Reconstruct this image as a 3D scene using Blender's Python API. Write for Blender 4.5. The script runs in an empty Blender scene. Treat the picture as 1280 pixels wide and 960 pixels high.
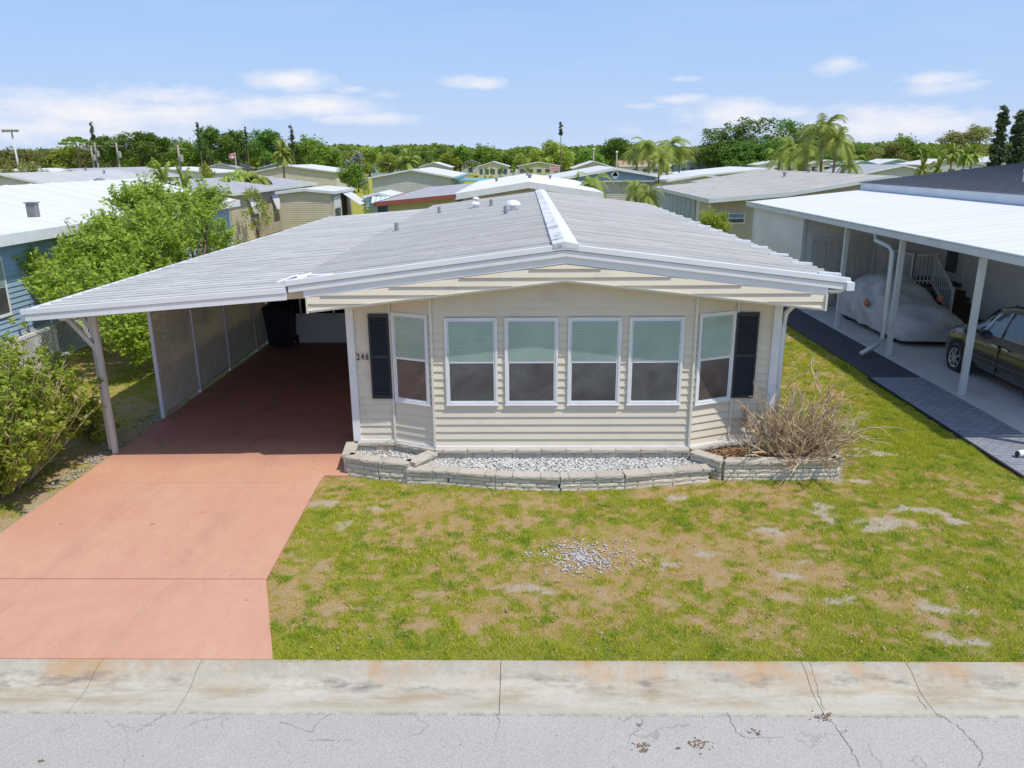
import bpy, math, random
import numpy as np
from mathutils import Vector, Matrix
R = math.radians
random.seed(7)
rng = np.random.default_rng(7)
scn = bpy.context.scene
COL = scn.collection

# ------------------------------------------------------------------ camera
F = 960.0; H = 4.85
pitch = math.atan((480-197)/F); roll = R(.45)
yaw = math.atan((658-640)/F*math.cos(pitch))
fw = Vector((-math.sin(yaw)*math.cos(pitch), math.cos(yaw)*math.cos(pitch), -math.sin(pitch)))
rt0 = Vector((math.cos(yaw), math.sin(yaw), 0)); up0 = rt0.cross(fw)
rt = rt0*math.cos(roll) - up0*math.sin(roll)
up = rt0*math.sin(roll) + up0*math.cos(roll)
CAM = Vector((0, 0, H))
cd = bpy.data.cameras.new('camera'); cam = bpy.data.objects.new('camera', cd); COL.objects.link(cam)
m = Matrix((rt, up, -fw)).transposed().to_4x4(); m.translation = CAM
cam.matrix_world = m
cd.sensor_width = 36; cd.lens = 36*F/1280; cd.clip_end = 6000; cd.clip_start = .1
scn.camera = cam
def ray(px, py): return fw*F + rt*(px-640) - up*(py-480)
def gz(px, py, z=0):                     # point of the photo's pixel on a level z
    d = ray(px, py); return CAM + d*((z-H)/d.z)
def gy(px, py, Y):                       # on the plane y = Y
    d = ray(px, py); return CAM + d*(Y/d.y)
def gx(px, py, X):
    d = ray(px, py); return CAM + d*(X/d.x)

# ------------------------------------------------------------------ materials
class NT:
    def __init__(s, name):
        s.m = bpy.data.materials.new(name); s.m.use_nodes = True
        s.t = s.m.node_tree; s.t.nodes.clear()
        s.out = s.n('ShaderNodeOutputMaterial')
    def n(s, ty, **kw):
        nd = s.t.nodes.new(ty)
        for k, v in kw.items():
            if k[0] == 'i' and k[1:].isdigit(): s.set(nd, int(k[1:]), v)
            elif k.startswith('s_'): s.set(nd, k[2:].replace('_', ' '), v)
            else: setattr(nd, k, v)
        return nd
    def set(s, nd, k, v):
        if isinstance(v, bpy.types.NodeSocket): s.t.links.new(v, nd.inputs[k])
        elif isinstance(v, bpy.types.Node): s.t.links.new(v.outputs[0], nd.inputs[k])
        else:
            if isinstance(v, tuple) and len(v) == 3 and nd.inputs[k].type == 'RGBA': v = (*v, 1)
            nd.inputs[k].default_value = v
    def math(s, op, a, b=0., c=0., clamp=False):
        return s.n('ShaderNodeMath', operation=op, use_clamp=clamp, i0=a, i1=b, i2=c).outputs[0]
    def mix(s, f, a, b, bt='MIX'):
        nd = s.n('ShaderNodeMix', data_type='RGBA', blend_type=bt)
        s.set(nd, 0, f); s.set(nd, 6, a); s.set(nd, 7, b); return nd.outputs[2]
    def noise(s, scale, detail=6, rough=.6, vec=None, dist=0.):
        nd = s.n('ShaderNodeTexNoise', s_Scale=scale, s_Detail=detail, s_Roughness=rough, s_Distortion=dist)
        s.set(nd, 'Vector', vec if vec is not None else s.co()); return nd.outputs[0]
    def co(s, stretch=None):
        if not hasattr(s, '_tc'): s._tc = s.n('ShaderNodeTexCoord').outputs['Object']
        if stretch is None: return s._tc
        return s.n('ShaderNodeMapping', s_Vector=s._tc, s_Scale=stretch).outputs[0]
    def ramp(s, f, a, b, lo=0., hi=1.):
        return s.n('ShaderNodeMapRange', i0=f, i1=a, i2=b, i3=lo, i4=hi).outputs[0]
    def bump(s, h, st=.5, dist=.01):
        return s.n('ShaderNodeBump', s_Strength=st, s_Distance=dist, s_Height=h).outputs[0]
    def principled(s, col, rough=.7, normal=None, **kw):
        b = s.n('ShaderNodeBsdfPrincipled'); s.set(b, 'Base Color', col); s.set(b, 'Roughness', rough)
        if normal is not None: s.set(b, 'Normal', normal)
        for k, v in kw.items(): s.set(b, k.replace('_', ' '), v)
        s.t.links.new(b.outputs[0], s.out.inputs[0]); return b

def M(name, c, c2=None, scale=1.5, rough=.6, bump=.0, bscale=60, stretch=None, lo=.35, hi=.65, spec=.4, dirt=None, dscale=.8, dlo=.55, dhi=.8, **kw):
    t = NT(name)
    c2 = c2 or tuple(v*.86 for v in c)
    f = t.ramp(t.noise(scale, 8, .65, t.co(stretch)), lo, hi)
    col = t.mix(f, c, c2)
    if dirt: col = t.mix(t.ramp(t.noise(dscale, 10, .7, t.co(stretch)), dlo, dhi), col, dirt)
    nrm = t.bump(t.noise(bscale, 4, .6), bump, .01) if bump else None
    t.principled(col, rough, nrm, Specular_IOR_Level=spec, **kw)
    return t.m

WHITE = M('white_trim_paint', (.8, .8, .81), (.7, .71, .73), 2.5, .45, dirt=(.55, .55, .55), dlo=.6, dhi=.9)
WHITE2 = M('cool_white_metal', (.72, .76, .79), (.63, .67, .71), 2, .4)
BEIGE = M('beige_vinyl_siding', (.74, .66, .53), (.69, .61, .49), 1.2, .5, .15, 90, dirt=(.50, .45, .37), dscale=1.7, dlo=.56, dhi=.85)
BEIGE_TRIM = M('cream_trim', (.74, .70, .62), None, 3, .5)
def roof_mat(nm, k):
    t = NT(nm); ks = lambda c: tuple(v*k for v in c)
    st = t.co((.22, 2.2, 1)); n1 = t.noise(1.1, 8, .65, st); n2 = t.noise(2.6, 8, .7, st)
    col = t.mix(t.ramp(n1, .35, .65), ks((.60, .595, .58)), ks((.52, .515, .505)))
    col = t.mix(t.ramp(n2, .50, .85, 0, .7), col, ks((.42, .405, .38)))
    col = t.mix(t.ramp(t.noise(.6, 7, .7), .5, .75, 0, .5), col, ks((.47, .45, .42)))
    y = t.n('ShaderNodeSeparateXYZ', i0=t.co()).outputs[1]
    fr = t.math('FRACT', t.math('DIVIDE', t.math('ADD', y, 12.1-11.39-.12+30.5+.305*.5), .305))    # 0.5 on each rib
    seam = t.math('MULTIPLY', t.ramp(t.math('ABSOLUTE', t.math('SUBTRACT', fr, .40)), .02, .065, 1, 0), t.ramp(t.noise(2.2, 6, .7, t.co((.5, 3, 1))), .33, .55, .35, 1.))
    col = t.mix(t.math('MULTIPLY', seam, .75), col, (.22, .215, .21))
    t.principled(col, .6, t.bump(t.noise(40, 4, .6), .12, .01), Specular_IOR_Level=.35); return t.m
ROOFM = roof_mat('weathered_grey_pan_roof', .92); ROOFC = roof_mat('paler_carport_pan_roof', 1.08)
ROOFW = M('white_coated_roof', (.72, .72, .72), (.64, .64, .65), .7, .5, dirt=(.55, .54, .53), dlo=.6, dhi=.95, stretch=(.3, 1.5, 1))
ROOFG = M('grey_shingle_roof', (.42, .42, .44), (.34, .34, .37), 1., .8, .4, 30, dirt=(.24, .24, .26), dlo=.55, dhi=.9)
ROOFT = M('tan_grey_roof', (.50, .47, .42), (.40, .38, .36), 1.2, .8, .3, 30, dirt=(.28, .27, .25), dlo=.5, dhi=.9)
DARKS = M('dark_shutter_plastic', (.018, .022, .035), (.025, .03, .045), 4, .45)
BLACK = M('black_plastic', (.012, .013, .018), (.02, .02, .026), 4, .4)
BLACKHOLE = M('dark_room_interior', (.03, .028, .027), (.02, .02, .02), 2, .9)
def pane_mat(name, c1, c2, slat, sc, coat, cr):
    t = NT(name); rnd = t.n('ShaderNodeObjectInfo').outputs['Random']; off = t.n('ShaderNodeCombineXYZ', i0=t.math('MULTIPLY', rnd, 37.), i1=0., i2=t.math('MULTIPLY', rnd, 11.)).outputs[0]
    v = t.n('ShaderNodeVectorMath', operation='ADD', i0=t.co(), i1=off).outputs[0]
    col = t.mix(t.ramp(t.noise(sc, 4, .55, v, .6), .3, .7), c1, c2)  # noise tones imitate reflections in the colour, shifted per pane
    z = t.n('ShaderNodeSeparateXYZ', i0=t.co()).outputs[2]; nrm = None
    if slat:
        fr = t.math('FRACT', t.math('MULTIPLY', z, 20.)); col = t.mix(t.ramp(fr, .8, .95, 0, .35), col, tuple(q*.6 for q in c2))
        nrm = t.bump(fr, .4, .01)
    t.principled(col, .35, nrm, Coat_Weight=coat, Coat_Roughness=cr, Specular_IOR_Level=.4); return t.m
SHADEB = pane_mat('blind_behind_upper_glass', (.36, .48, .43), (.26, .38, .35), True, 1.6, .7, .04)
SCREEN = pane_mat('window_insect_screen', (.12, .12, .128), (.055, .055, .062), False, 2.2, .5, .12)
SCREENB = pane_mat('brownish_window_screen', (.15, .105, .095), (.06, .055, .06), False, 2.6, .6, .08)
GLASSD = M('far_dark_window_glass', (.04, .06, .09), (.09, .12, .16), .8, .15, Coat_Weight=.5)
RED_TRIM = M('rust_red_fascia', (.33, .09, .07), None, 3, .6)
GUTTERW = M('white_gutter', (.70, .73, .73), (.60, .64, .64), 1.5, .4, dirt=(.42, .45, .44), dlo=.62, dhi=.9)

def ridge_mat():
    t = NT('mildewed_white_ridge_cap')
    f = t.ramp(t.noise(2.2, 10, .75, t.co((1.2, .8, 1))), .5, .62)
    x = t.n('ShaderNodeSeparateXYZ', i0=t.co()).outputs[0]
    side = t.ramp(x, .02, -.03, .08, 1.)
    f = t.math('MULTIPLY', f, side)
    t.principled(t.mix(f, (.72, .72, .73), (.20, .195, .19)), .6); return t.m
RIDGE = ridge_mat()

def leafmat(name, c1, c2, c3=None, scale=1.5, trans=.35):
    t = NT(name)
    f = t.ramp(t.noise(scale, 3, .5), .35, .65)
    col = t.mix(f, c1, c2)
    if c3:
        col = t.mix(t.ramp(t.noise(scale*3.1, 3, .6), .55, .75), col, c3)
    rnd = t.n('ShaderNodeObjectInfo').outputs['Random']
    hs = t.n('ShaderNodeHueSaturation', s_Hue=t.ramp(rnd, 0, 1, .485, .515), s_Value=t.ramp(rnd, 0, 1, .82, 1.18), s_Color=col)
    b = t.n('ShaderNodeBsdfPrincipled', s_Base_Color=hs.outputs[0], s_Roughness=.55)
    b.inputs['Specular IOR Level'].default_value = .3
    tr = t.n('ShaderNodeBsdfTranslucent', s_Color=hs.outputs[0])
    mx = t.n('ShaderNodeMixShader', i0=trans)
    t.t.links.new(b.outputs[0], mx.inputs[1]); t.t.links.new(tr.outputs[0], mx.inputs[2])
    t.t.links.new(mx.outputs[0], t.out.inputs[0]); return t.m
L_DARK = leafmat('dark_oak_foliage', (.13, .23, .045), (.19, .31, .055), (.27, .38, .08), .5)
L_MID = leafmat('mid_green_foliage', (.18, .31, .045), (.27, .40, .06), (.35, .45, .08), .5)
L_YEL = leafmat('yellow_green_foliage', (.31, .40, .06), (.42, .48, .08), (.50, .50, .13), .5)
L_OLIVE = leafmat('olive_foliage', (.25, .28, .08), (.36, .35, .11), (.42, .33, .14), .5)
L_SILV = leafmat('silver_grey_foliage', (.30, .34, .28), (.42, .45, .38), (.25, .32, .18), .6)
L_BUSH = leafmat('bright_shrub_leaves', (.29, .43, .05), (.46, .58, .08), (.60, .62, .15), 3.5, .5)
L_TREE = leafmat('fresh_tree_leaves', (.30, .42, .05), (.45, .56, .08), (.60, .62, .15), 2.5, .5)
L_CROT = leafmat('yellow_croton_leaves', (.36, .42, .04), (.50, .50, .06), (.38, .18, .05), 9, .35)
L_PALM = leafmat('palm_frond_leaves', (.22, .32, .05), (.36, .42, .08), (.45, .40, .13), 1.2, .3)
L_PINE = leafmat('dark_pine_needles', (.075, .12, .06), (.11, .16, .07), None, .8, .15)
GREYMET = M('dull_grey_metal', (.34, .34, .35), (.25, .25, .26), 6, .5, Metallic=.3)
BARK = M('grey_brown_bark', (.20, .15, .11), (.13, .10, .08), 6, .9, .5, 30)
TWIG = M('dry_tan_twigs', (.62, .48, .31), (.43, .32, .20), 7, .8, .3, 60)
PTRUNK = M('palm_trunk_bark', (.27, .21, .15), (.18, .14, .11), 5, .9, .5, 20)

# ------------------------------------------------------------------ mesh builder
class MB:
    def __init__(s): s.v = []; s.f = []
    def face(s, *p):
        i = len(s.v); s.v += [tuple(q) for q in p]; s.f.append(tuple(range(i, i+len(p))))
    def hexa(s, p):            # 8 corner points: bottom 4 then top 4
        i = len(s.v); s.v += [tuple(q) for q in p]
        for a in ((0,3,2,1),(4,5,6,7),(0,1,5,4),(1,2,6,5),(2,3,7,6),(3,0,4,7)): s.f.append(tuple(i+k for k in a))
    def box(s, x0, x1, y0, y1, z0, z1):
        s.hexa([(x0,y0,z0),(x1,y0,z0),(x1,y1,z0),(x0,y1,z0),(x0,y0,z1),(x1,y0,z1),(x1,y1,z1),(x0,y1,z1)])
    def ob(s, O, U, V, W):     # oriented box from corner O with edge vectors
        O, U, V, W = map(Vector, (O, U, V, W))
        s.hexa([O, O+U, O+U+V, O+V, O+W, O+U+W, O+U+V+W, O+V+W])
    def beam(s, a, b, w, h=None, upv=(0,0,1)):
        a, b = Vector(a), Vector(b); h = h or w
        d = (b-a).normalized(); u = d.cross(Vector(upv))
        if u.length < 1e-3: u = Vector((1,0,0))
        u.normalize(); v = u.cross(d)
        s.ob(a-u*w/2-v*h/2, u*w, v*h, b-a)
    def tube(s, pts, rad, n=8, cap=True):
        pts = [Vector(p) for p in pts]
        if not isinstance(rad, (list, tuple)): rad = [rad]*len(pts)
        rings = []
        ref = Vector((.13, .31, .94))
        for k, p in enumerate(pts):
            d = (pts[min(k+1, len(pts)-1)]-pts[max(k-1, 0)]).normalized()
            r_ = ref if abs(d.dot(ref)) < .9 else Vector((1, 0, 0))
            u = d.cross(r_).normalized(); v = d.cross(u)
            i = len(s.v)
            for j in range(n):
                a = 2*math.pi*j/n; s.v.append(tuple(p+(u*math.cos(a)+v*math.sin(a))*rad[k]))
            rings.append(i)
        for a, b in zip(rings, rings[1:]):
            for j in range(n): s.f.append((a+j, a+(j+1) % n, b+(j+1) % n, b+j))
        if cap:
            s.f.append(tuple(rings[0]+j for j in range(n))[::-1]); s.f.append(tuple(rings[-1]+j for j in range(n)))
    def lathe(s, C, prof, n=24, axis='z', cap=True):
        rings = []
        for r_, h in prof:
            i = len(s.v)
            for j in range(n):
                a = 2*math.pi*j/n; c, sn = r_*math.cos(a), r_*math.sin(a)
                if axis == 'z': q = (C[0]+c, C[1]+sn, C[2]+h)
                elif axis == 'x': q = (C[0]+h, C[1]+c, C[2]+sn)
                else: q = (C[0]+c, C[1]+h, C[2]+sn)
                s.v.append(q)
            rings.append(i)
        for a, b in zip(rings, rings[1:]):
            for j in range(n): s.f.append((a+j, a+(j+1) % n, b+(j+1) % n, b+j))
        if cap: s.f.append(tuple(rings[0]+j for j in range(n))[::-1]); s.f.append(tuple(rings[-1]+j for j in range(n)))
    def build(s, name, mat, parent=None, smooth=False, bevel=0):
        me = bpy.data.meshes.new(name)
        o0 = Vector((0, 0, 0))
        if parent is not None:
            p = parent
            while p is not None: o0 += p.location; p = p.parent
        me.from_pydata([(a-o0.x, b-o0.y, c-o0.z) for a, b, c in s.v], [], s.f)
        me.materials.append(mat)
        if smooth: me.shade_smooth()
        o = bpy.data.objects.new(name, me); COL.objects.link(o)
        if parent is not None: o.parent = parent
        if bevel:
            b = o.modifiers.new('bevel', 'BEVEL'); b.width = bevel; b.segments = 2; b.limit_method = 'ANGLE'
        return o

def tag(o, label=None, cat=None, group=None, kind=None):
    if label: o['label'] = label
    if cat: o['category'] = cat
    if group: o['group'] = group
    if kind: o['kind'] = kind
    return o
def empty(name, loc, label, cat, group=None):
    o = bpy.data.objects.new(name, None); COL.objects.link(o); o.location = loc; o.empty_display_size = .2
    return tag(o, label, cat, group)
def copy_tree(o, loc, rz=0, sc=1, label=None, kids=None):
    c = o.copy(); COL.objects.link(c); c.location = loc; c.rotation_euler = (0, 0, rz)
    c.scale = (sc, sc, sc) if not isinstance(sc, tuple) else sc
    if label: c['label'] = label
    def rec(src, dst):
        for ch in list(src.children):
            if ch.name.split('.')[0] == 'zz': continue
            k = ch.copy(); COL.objects.link(k); k.parent = dst; rec(ch, k)
    rec(o, c); return c
def npmesh(name, V, Fc, mat, parent=None, col=None):
    """V (n,3), Fc (m,k) arrays"""
    me = bpy.data.meshes.new(name); k = Fc.shape[1]
    me.vertices.add(len(V)); me.vertices.foreach_set('co', np.ascontiguousarray(V, dtype=np.float32).ravel())
    me.loops.add(Fc.size); me.loops.foreach_set('vertex_index', np.ascontiguousarray(Fc, dtype=np.int32).ravel())
    me.polygons.add(len(Fc)); me.polygons.foreach_set('loop_start', np.arange(0, Fc.size, k, dtype=np.int32))
    me.polygons.foreach_set('loop_total', np.full(len(Fc), k, dtype=np.int32))
    me.update(calc_edges=True)
    if col is not None:
        a = me.color_attributes.new('tint', 'FLOAT_COLOR', 'POINT')
        a.data.foreach_set('color', np.ascontiguousarray(col, dtype=np.float32).ravel())
    me.materials.append(mat)
    o = bpy.data.objects.new(name, me); COL.objects.link(o)
    if parent is not None: o.parent = parent
    return o

def clip(poly, ax, val, keep_gt):
    out = []
    for i, p in enumerate(poly):
        q = poly[(i+1) % len(poly)]
        ip = (p[ax] >= val) if keep_gt else (p[ax] <= val); iq = (q[ax] >= val) if keep_gt else (q[ax] <= val)
        if ip: out.append(p)
        if ip != iq:
            t = (val-p[ax])/(q[ax]-p[ax]); out.append(tuple(p[k]+t*(q[k]-p[k]) for k in (0, 1)))
    return out
def lap(mb, poly, O, U, N, course=.127, proud=.022, z0=None):
    """lapped siding over a convex outline poly [(u,z)] (z absolute) on the plane O + u*U"""
    O, U, N = Vector(O), Vector(U).normalized(), Vector(N).normalized()
    zs = [p[1] for p in poly]; zlo, zhi = min(zs), max(zs); z = z0 if z0 is not None else zlo
    while z > zlo: z -= course
    while z < zhi-1e-4:
        a, b = max(z, zlo), min(z+course, zhi)
        band = clip(clip(poly, 1, a, True), 1, b, False)
        if len(band) >= 3:
            P = [O+U*u+Vector((0, 0, zz))+N*(proud*(1-(zz-z)/course)+.001) for u, zz in band]
            mb.face(*P)
            low = [u for u, zz in band if zz < a+1e-4]
            if len(low) >= 2 and a > zlo+1e-4:
                u0, u1 = min(low), max(low)
                mb.face(O+U*u0+Vector((0,0,a))+N*.001, O+U*u1+Vector((0,0,a))+N*.001, O+U*u1+Vector((0,0,a))+N*(proud+.001), O+U*u0+Vector((0,0,a))+N*(proud+.001))
        z += course

# ------------------------------------------------------------------ value noise (numpy)
def vnoise(x, y, scale, seed=0):
    x = np.asarray(x)*scale+1000; y = np.asarray(y)*scale+1000
    xi = np.floor(x).astype(np.int64); yi = np.floor(y).astype(np.int64); fx = x-xi; fy = y-yi
    fx = fx*fx*(3-2*fx); fy = fy*fy*(3-2*fy)
    def h(a, b):
        n = (a*374761393 + b*668265263 + seed*1442695041) & 0xffffffff
        n = ((n ^ (n >> 13))*1274126177) & 0xffffffff
        return ((n ^ (n >> 16)) & 0xffff)/65535.
    return (h(xi, yi)*(1-fx)+h(xi+1, yi)*fx)*(1-fy)+(h(xi, yi+1)*(1-fx)+h(xi+1, yi+1)*fx)*fy
def fbm(x, y, s, seed=0, o=5):
    r_ = 0; a = .5; t = 0
    for k in range(o):
        r_ = r_+a*vnoise(x, y, s*2**k, seed+k*17); t += a; a *= .55
    return r_/t

SAND = [(1102,655,.42,.16),(1135,637,.32,.1),(1032,640,.13,.3),(1020,632,.22,.1),(957,662,.2,.1),(973,712,.22,.08),(1045,746,.17,.09),(1198,797,.2,.08),
        (657,737,.24,.09),(1100,567,.3,.13),(1075,560,.15,.07),(400,628,.18,.1),(432,652,.13,.08),(1195,650,.2,.08),(880,690,.16,.06),(835,705,.15,.08),
        (1180,762,.25,.12),(1055,600,.3,.1),(470,633,.15,.06),(850,622,.3,.06), (1012, 700, .14, .07), (1165, 640, .2, .06)]
SANDW = [(gz(a, b), c*1.15, d*1.3) for a, b, c, d in SAND]
def lawn_fields(x, y):
    """dry 0..1 and sand 0..1 of the turf at x, y"""
    n = fbm(x, y, .9, 3); n2 = fbm(x, y, 3.2, 11); n3 = fbm(x, y, 9., 23)
    dry = (n-.47)*2.2+(n2-.5)*1.5+(n3-.5)*2.6+.31
    # drier to the middle and along the planter; greener by the kerb and beside the walkway
    dry += .42*np.exp(-(((x-1.2)/1.5)**2+((y-8.6)/.8)**2))
    dry += .26*np.exp(-((y-10.6)/.5)**2)*(x < 5)
    dry -= 1.0*np.exp(-((y-6.55)/.42)**2)
    dry -= .5*np.clip((x-4.9)/.8, 0, 1)*np.clip((y-9.6)/1., 0, 1)
    dry += .28*np.exp(-(((x-4.0)/1.7)**2+((y-9.0)/1.3)**2))
    dry -= .35*np.exp(-(((x+1.8)/1.0)**2+((y-7.8)/1.0)**2))
    sand = np.zeros_like(np.asarray(x, dtype=float))
    wx = x+(fbm(x, y, 4, 31)-.5)*.5; wy = y+(fbm(x, y, 4, 37)-.5)*.4
    for p, a, b in SANDW:
        sand = np.maximum(sand, 1.5-np.sqrt(((wx-p.x)/a)**2+((wy-p.y)/b)**2)*1.05)
    sand = sand+(n3-.5)*1.2+(n2-.5)*.9
    left = (x < -7.0) & (x > -12.6) & (y > 8)            # thin, shady soil beside the carport
    edge = np.clip(1-np.abs(x+7.25)/.45, 0, 1)*left
    sand = np.maximum(sand, edge*.55+(n2-.5))
    dry = np.where(left, dry+.1, dry)
    return np.clip(dry, 0, 1), np.clip(sand*1.4-.35, 0, 1), n2, n3

# ------------------------------------------------------------------ ground
def lawn_mat():
    t = NT('turf_and_soil')
    a = t.n('ShaderNodeAttribute', attribute_name='tint').outputs['Color']
    sep = t.n('ShaderNodeSeparateColor', i0=a)
    dry, sand, mm = sep.outputs[0], sep.outputs[1], sep.outputs[2]
    fine = t.noise(38, 6, .75); mid = t.noise(7, 6, .7)
    green = t.mix(t.ramp(mid, .35, .65), (.29, .31, .045), (.42, .40, .08))
    straw = t.mix(t.ramp(mid, .38, .62), (.56, .42, .19), (.56, .37, .21))
    col = t.mix(t.ramp(dry, .2, .9), green, straw)
    sc = t.mix(t.ramp(mid, .35, .65), (.56, .455, .34), (.66, .565, .45))
    col = t.mix(sand, col, sc)
    col = t.mix(t.ramp(fine, .38, .68, 0, .45), col, t.mix(.5, col, (.14, .10, .04)))
    t.principled(col, .95, t.bump(fine, .9, .05), Specular_IOR_Level=.1); return t.m
def axis(lo, hi, step, far, n=16):
    core = np.arange(lo, hi+step/2, step)
    ext = np.geomspace(step*2, far, n)
    return np.concatenate([(lo-ext)[::-1], core, hi+ext])
xs = axis(-12.8, 10.2, .05, 2500, 22)
ys = np.concatenate([[-800, -60, -10, 0, 4, 6.3, 6.5], np.arange(6.60, 20, .05), 20+np.geomspace(.1, 3000, 45)])
X, Y = np.meshgrid(xs, ys)
d_, s_, n2_, n3_ = lawn_fields(X, Y)
farm = np.clip((Y-33)/8, 0, 1); d_ = d_*(1-farm)+farm*.15; s_ = s_*(1-farm)
Z = np.where(Y < 6.59, -.22, (fbm(X, Y, .5, 5)-.5)*.05-.018)
Z = np.where((Y > 40) | (X < -12.8) | (X > 10.2), -.02, Z)
nx = len(xs); ny = len(ys)
V = np.stack([X, Y, Z], -1).reshape(-1, 3)
ii = (np.arange(ny-1)[:, None]*nx+np.arange(nx-1)[None, :]).ravel()
Fc = np.stack([ii, ii+1, ii+nx+1, ii+nx], -1)
cc = np.stack([d_, s_, n2_, np.ones_like(d_)], -1).reshape(-1, 4)
LAWNM = lawn_mat()
g = npmesh('ground', V, Fc, LAWNM, col=cc); g.data.shade_smooth(); tag(g, kind='structure')

# road
def road_mat():
    t = NT('pale_worn_asphalt')
    fine = t.noise(85, 4, .7); spk = t.n('ShaderNodeTexVoronoi', s_Scale=70., s_Vector=t.co()).outputs['Distance']
    big = t.noise(.8, 6, .6)
    col = t.mix(t.ramp(big, .35, .65), (.435, .405, .36), (.485, .455, .41))
    col = t.mix(t.ramp(spk, .15, .5, .0, .5), t.mix(.35, col, (.62, .61, .60)), col)
    col = t.mix(t.ramp(fine, .42, .72, 0, .85), col, (.22, .215, .205))
    # fine network cracks
    w = t.n('ShaderNodeMix', data_type='VECTOR'); 
    nv = t.n('ShaderNodeTexNoise', s_Scale=1.6, s_Detail=6., s_Vector=t.co()).outputs['Color']
    vv = t.n('ShaderNodeVectorMath', operation='MULTIPLY_ADD', i0=nv, i1=(.9, .9, .9), i2=t.co()).outputs[0]
    vo = t.n('ShaderNodeTexVoronoi', feature='DISTANCE_TO_EDGE', s_Scale=.62, s_Vector=vv).outputs['Distance']
    cr = t.math('MULTIPLY', t.ramp(vo, .002, .006, 1, 0), t.ramp(t.noise(.9, 3, .5), .47, .58))
    col = t.mix(t.math('MULTIPLY', cr, .35), col, (.18, .175, .165))
    t.principled(col, .9, t.bump(t.math('SUBTRACT', fine, cr), .55, .008), Specular_IOR_Level=.2); return t.m
b = MB(); b.box(-60, 60, -3.2, 5.93, -.2, -.085); road = b.build('road', road_mat()); tag(road, kind='structure')
CRK = M('dark_crack_filler', (.20, .19, .175), None, 5, .95)  # dark grey-brown of the crack lines
def crack(pts, w_=.008, z=-.081):
    w = w_*.6; b = MB(); P = [gz(x, y, z) for x, y in pts]; Q = []
    for a, c in zip(P, P[1:]):
        for k in range(12):
            q = a.lerp(c, k/12); q.x += random.uniform(-.012, .012); q.y += random.uniform(-.009, .009); Q.append(q)
    Q.append(P[-1]); n_ = len(Q)
    ws = [w*random.uniform(.35, 1.2) for _ in Q]
    for k in range(n_-1):
        d = (Q[k+1]-Q[k]).normalized(); s = Vector((-d.y, d.x, 0))
        b.face(Q[k]-s*ws[k]/2, Q[k+1]-s*ws[k+1]/2, Q[k+1]+s*ws[k+1]/2, Q[k]+s*ws[k]/2)
    return b
for pts, w in (([(1030, 893), (1045, 908), (1063, 935), (1075, 958)], .012), ([(1172, 892), (1195, 905), (1215, 925), (1230, 945), (1222, 959)], .01),
          ([(910, 890), (920, 915), (932, 922)], .008), ([(932, 922), (980, 921)], .006), ([(620, 890), (625, 903), (618, 930)], .007), ([(208, 892), (190, 902), (170, 915)], .009),
          ([(415, 890), (395, 905), (390, 915), (350, 902)], .006), ([(385, 925), (440, 925)], .005)):
    o = crack(pts, w).build('road_crack', CRK, road)

# kerb (rolled concrete gutter) with joints
def kerb_mat():
    t = NT('stained_concrete_kerb')
    n1 = t.noise(1.3, 8, .7, t.co((.8, 3, 1))); n2 = t.noise(14, 6, .7); fine = t.noise(70, 4, .7)
    col = t.mix(t.ramp(n1, .35, .65), (.45, .41, .33), (.53, .495, .42))
    col = t.mix(t.ramp(n2, .5, .8, 0, .5), col, (.30, .28, .25))
    y = t.n('ShaderNodeSeparateXYZ', i0=t.co()).outputs[1]
    band = t.ramp(y, 6.25, 6.45)
    lipd = t.math('MULTIPLY', t.ramp(y, 6.33, 6.42), t.ramp(t.noise(3.5, 7, .75), .3, .62)); col = t.mix(t.math('MULTIPLY', lipd, .55), col, (.34, .29, .215))
    jd = t.math('MULTIPLY', t.ramp(y, 5.99, 5.93), t.ramp(t.noise(9, 6, .7), .4, .6)); col = t.mix(t.math('MULTIPLY', jd, .6), col, (.20, .18, .15))
    rust = t.math('MULTIPLY', t.ramp(t.noise(1.1, 5, .6, t.co((1.3, .6, 1))), .48, .62), band)
    col = t.mix(t.math('MULTIPLY', rust, .75), col, (.46, .28, .14))
    yb = t.math('MULTIPLY', t.ramp(t.noise(2.2, 6, .7, t.co((.5, 2, 1))), .45, .6), t.math('MULTIPLY', t.ramp(y, 6.0, 6.12), t.ramp(y, 6.42, 6.25)))
    col = t.mix(t.math('MULTIPLY', yb, .75), col, (.36, .28, .18))
    gr = t.math('MULTIPLY', t.ramp(t.noise(3, 6, .7, t.co((.6, 2, 1))), .5, .66), t.math('MULTIPLY', t.ramp(y, 6.2, 6.3), t.ramp(y, 6.5, 6.38)))
    col = t.mix(t.math('MULTIPLY', gr, .8), col, (.17, .155, .14))
    t.principled(col, .9, t.bump(t.math('ADD', fine, n2), .35, .006), Specular_IOR_Level=.2); return t.m
KM = kerb_mat()
prof = [(5.925, -.084), (6.05, -.088), (6.2, -.092), (6.28, -.085), (6.36, -.055), (6.43, -.02), (6.50, .0), (6.56, .006), (6.615, .004)]
joints = [-61, -30] + [gz(p, 860, -.05).x for p in (-900, -380, 105, 235, 625, 1015, 1150, 1620)] + [30, 61]
kroot = empty('kerb', (0, 0, 0), None, None); tag(kroot, kind='structure')
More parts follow.
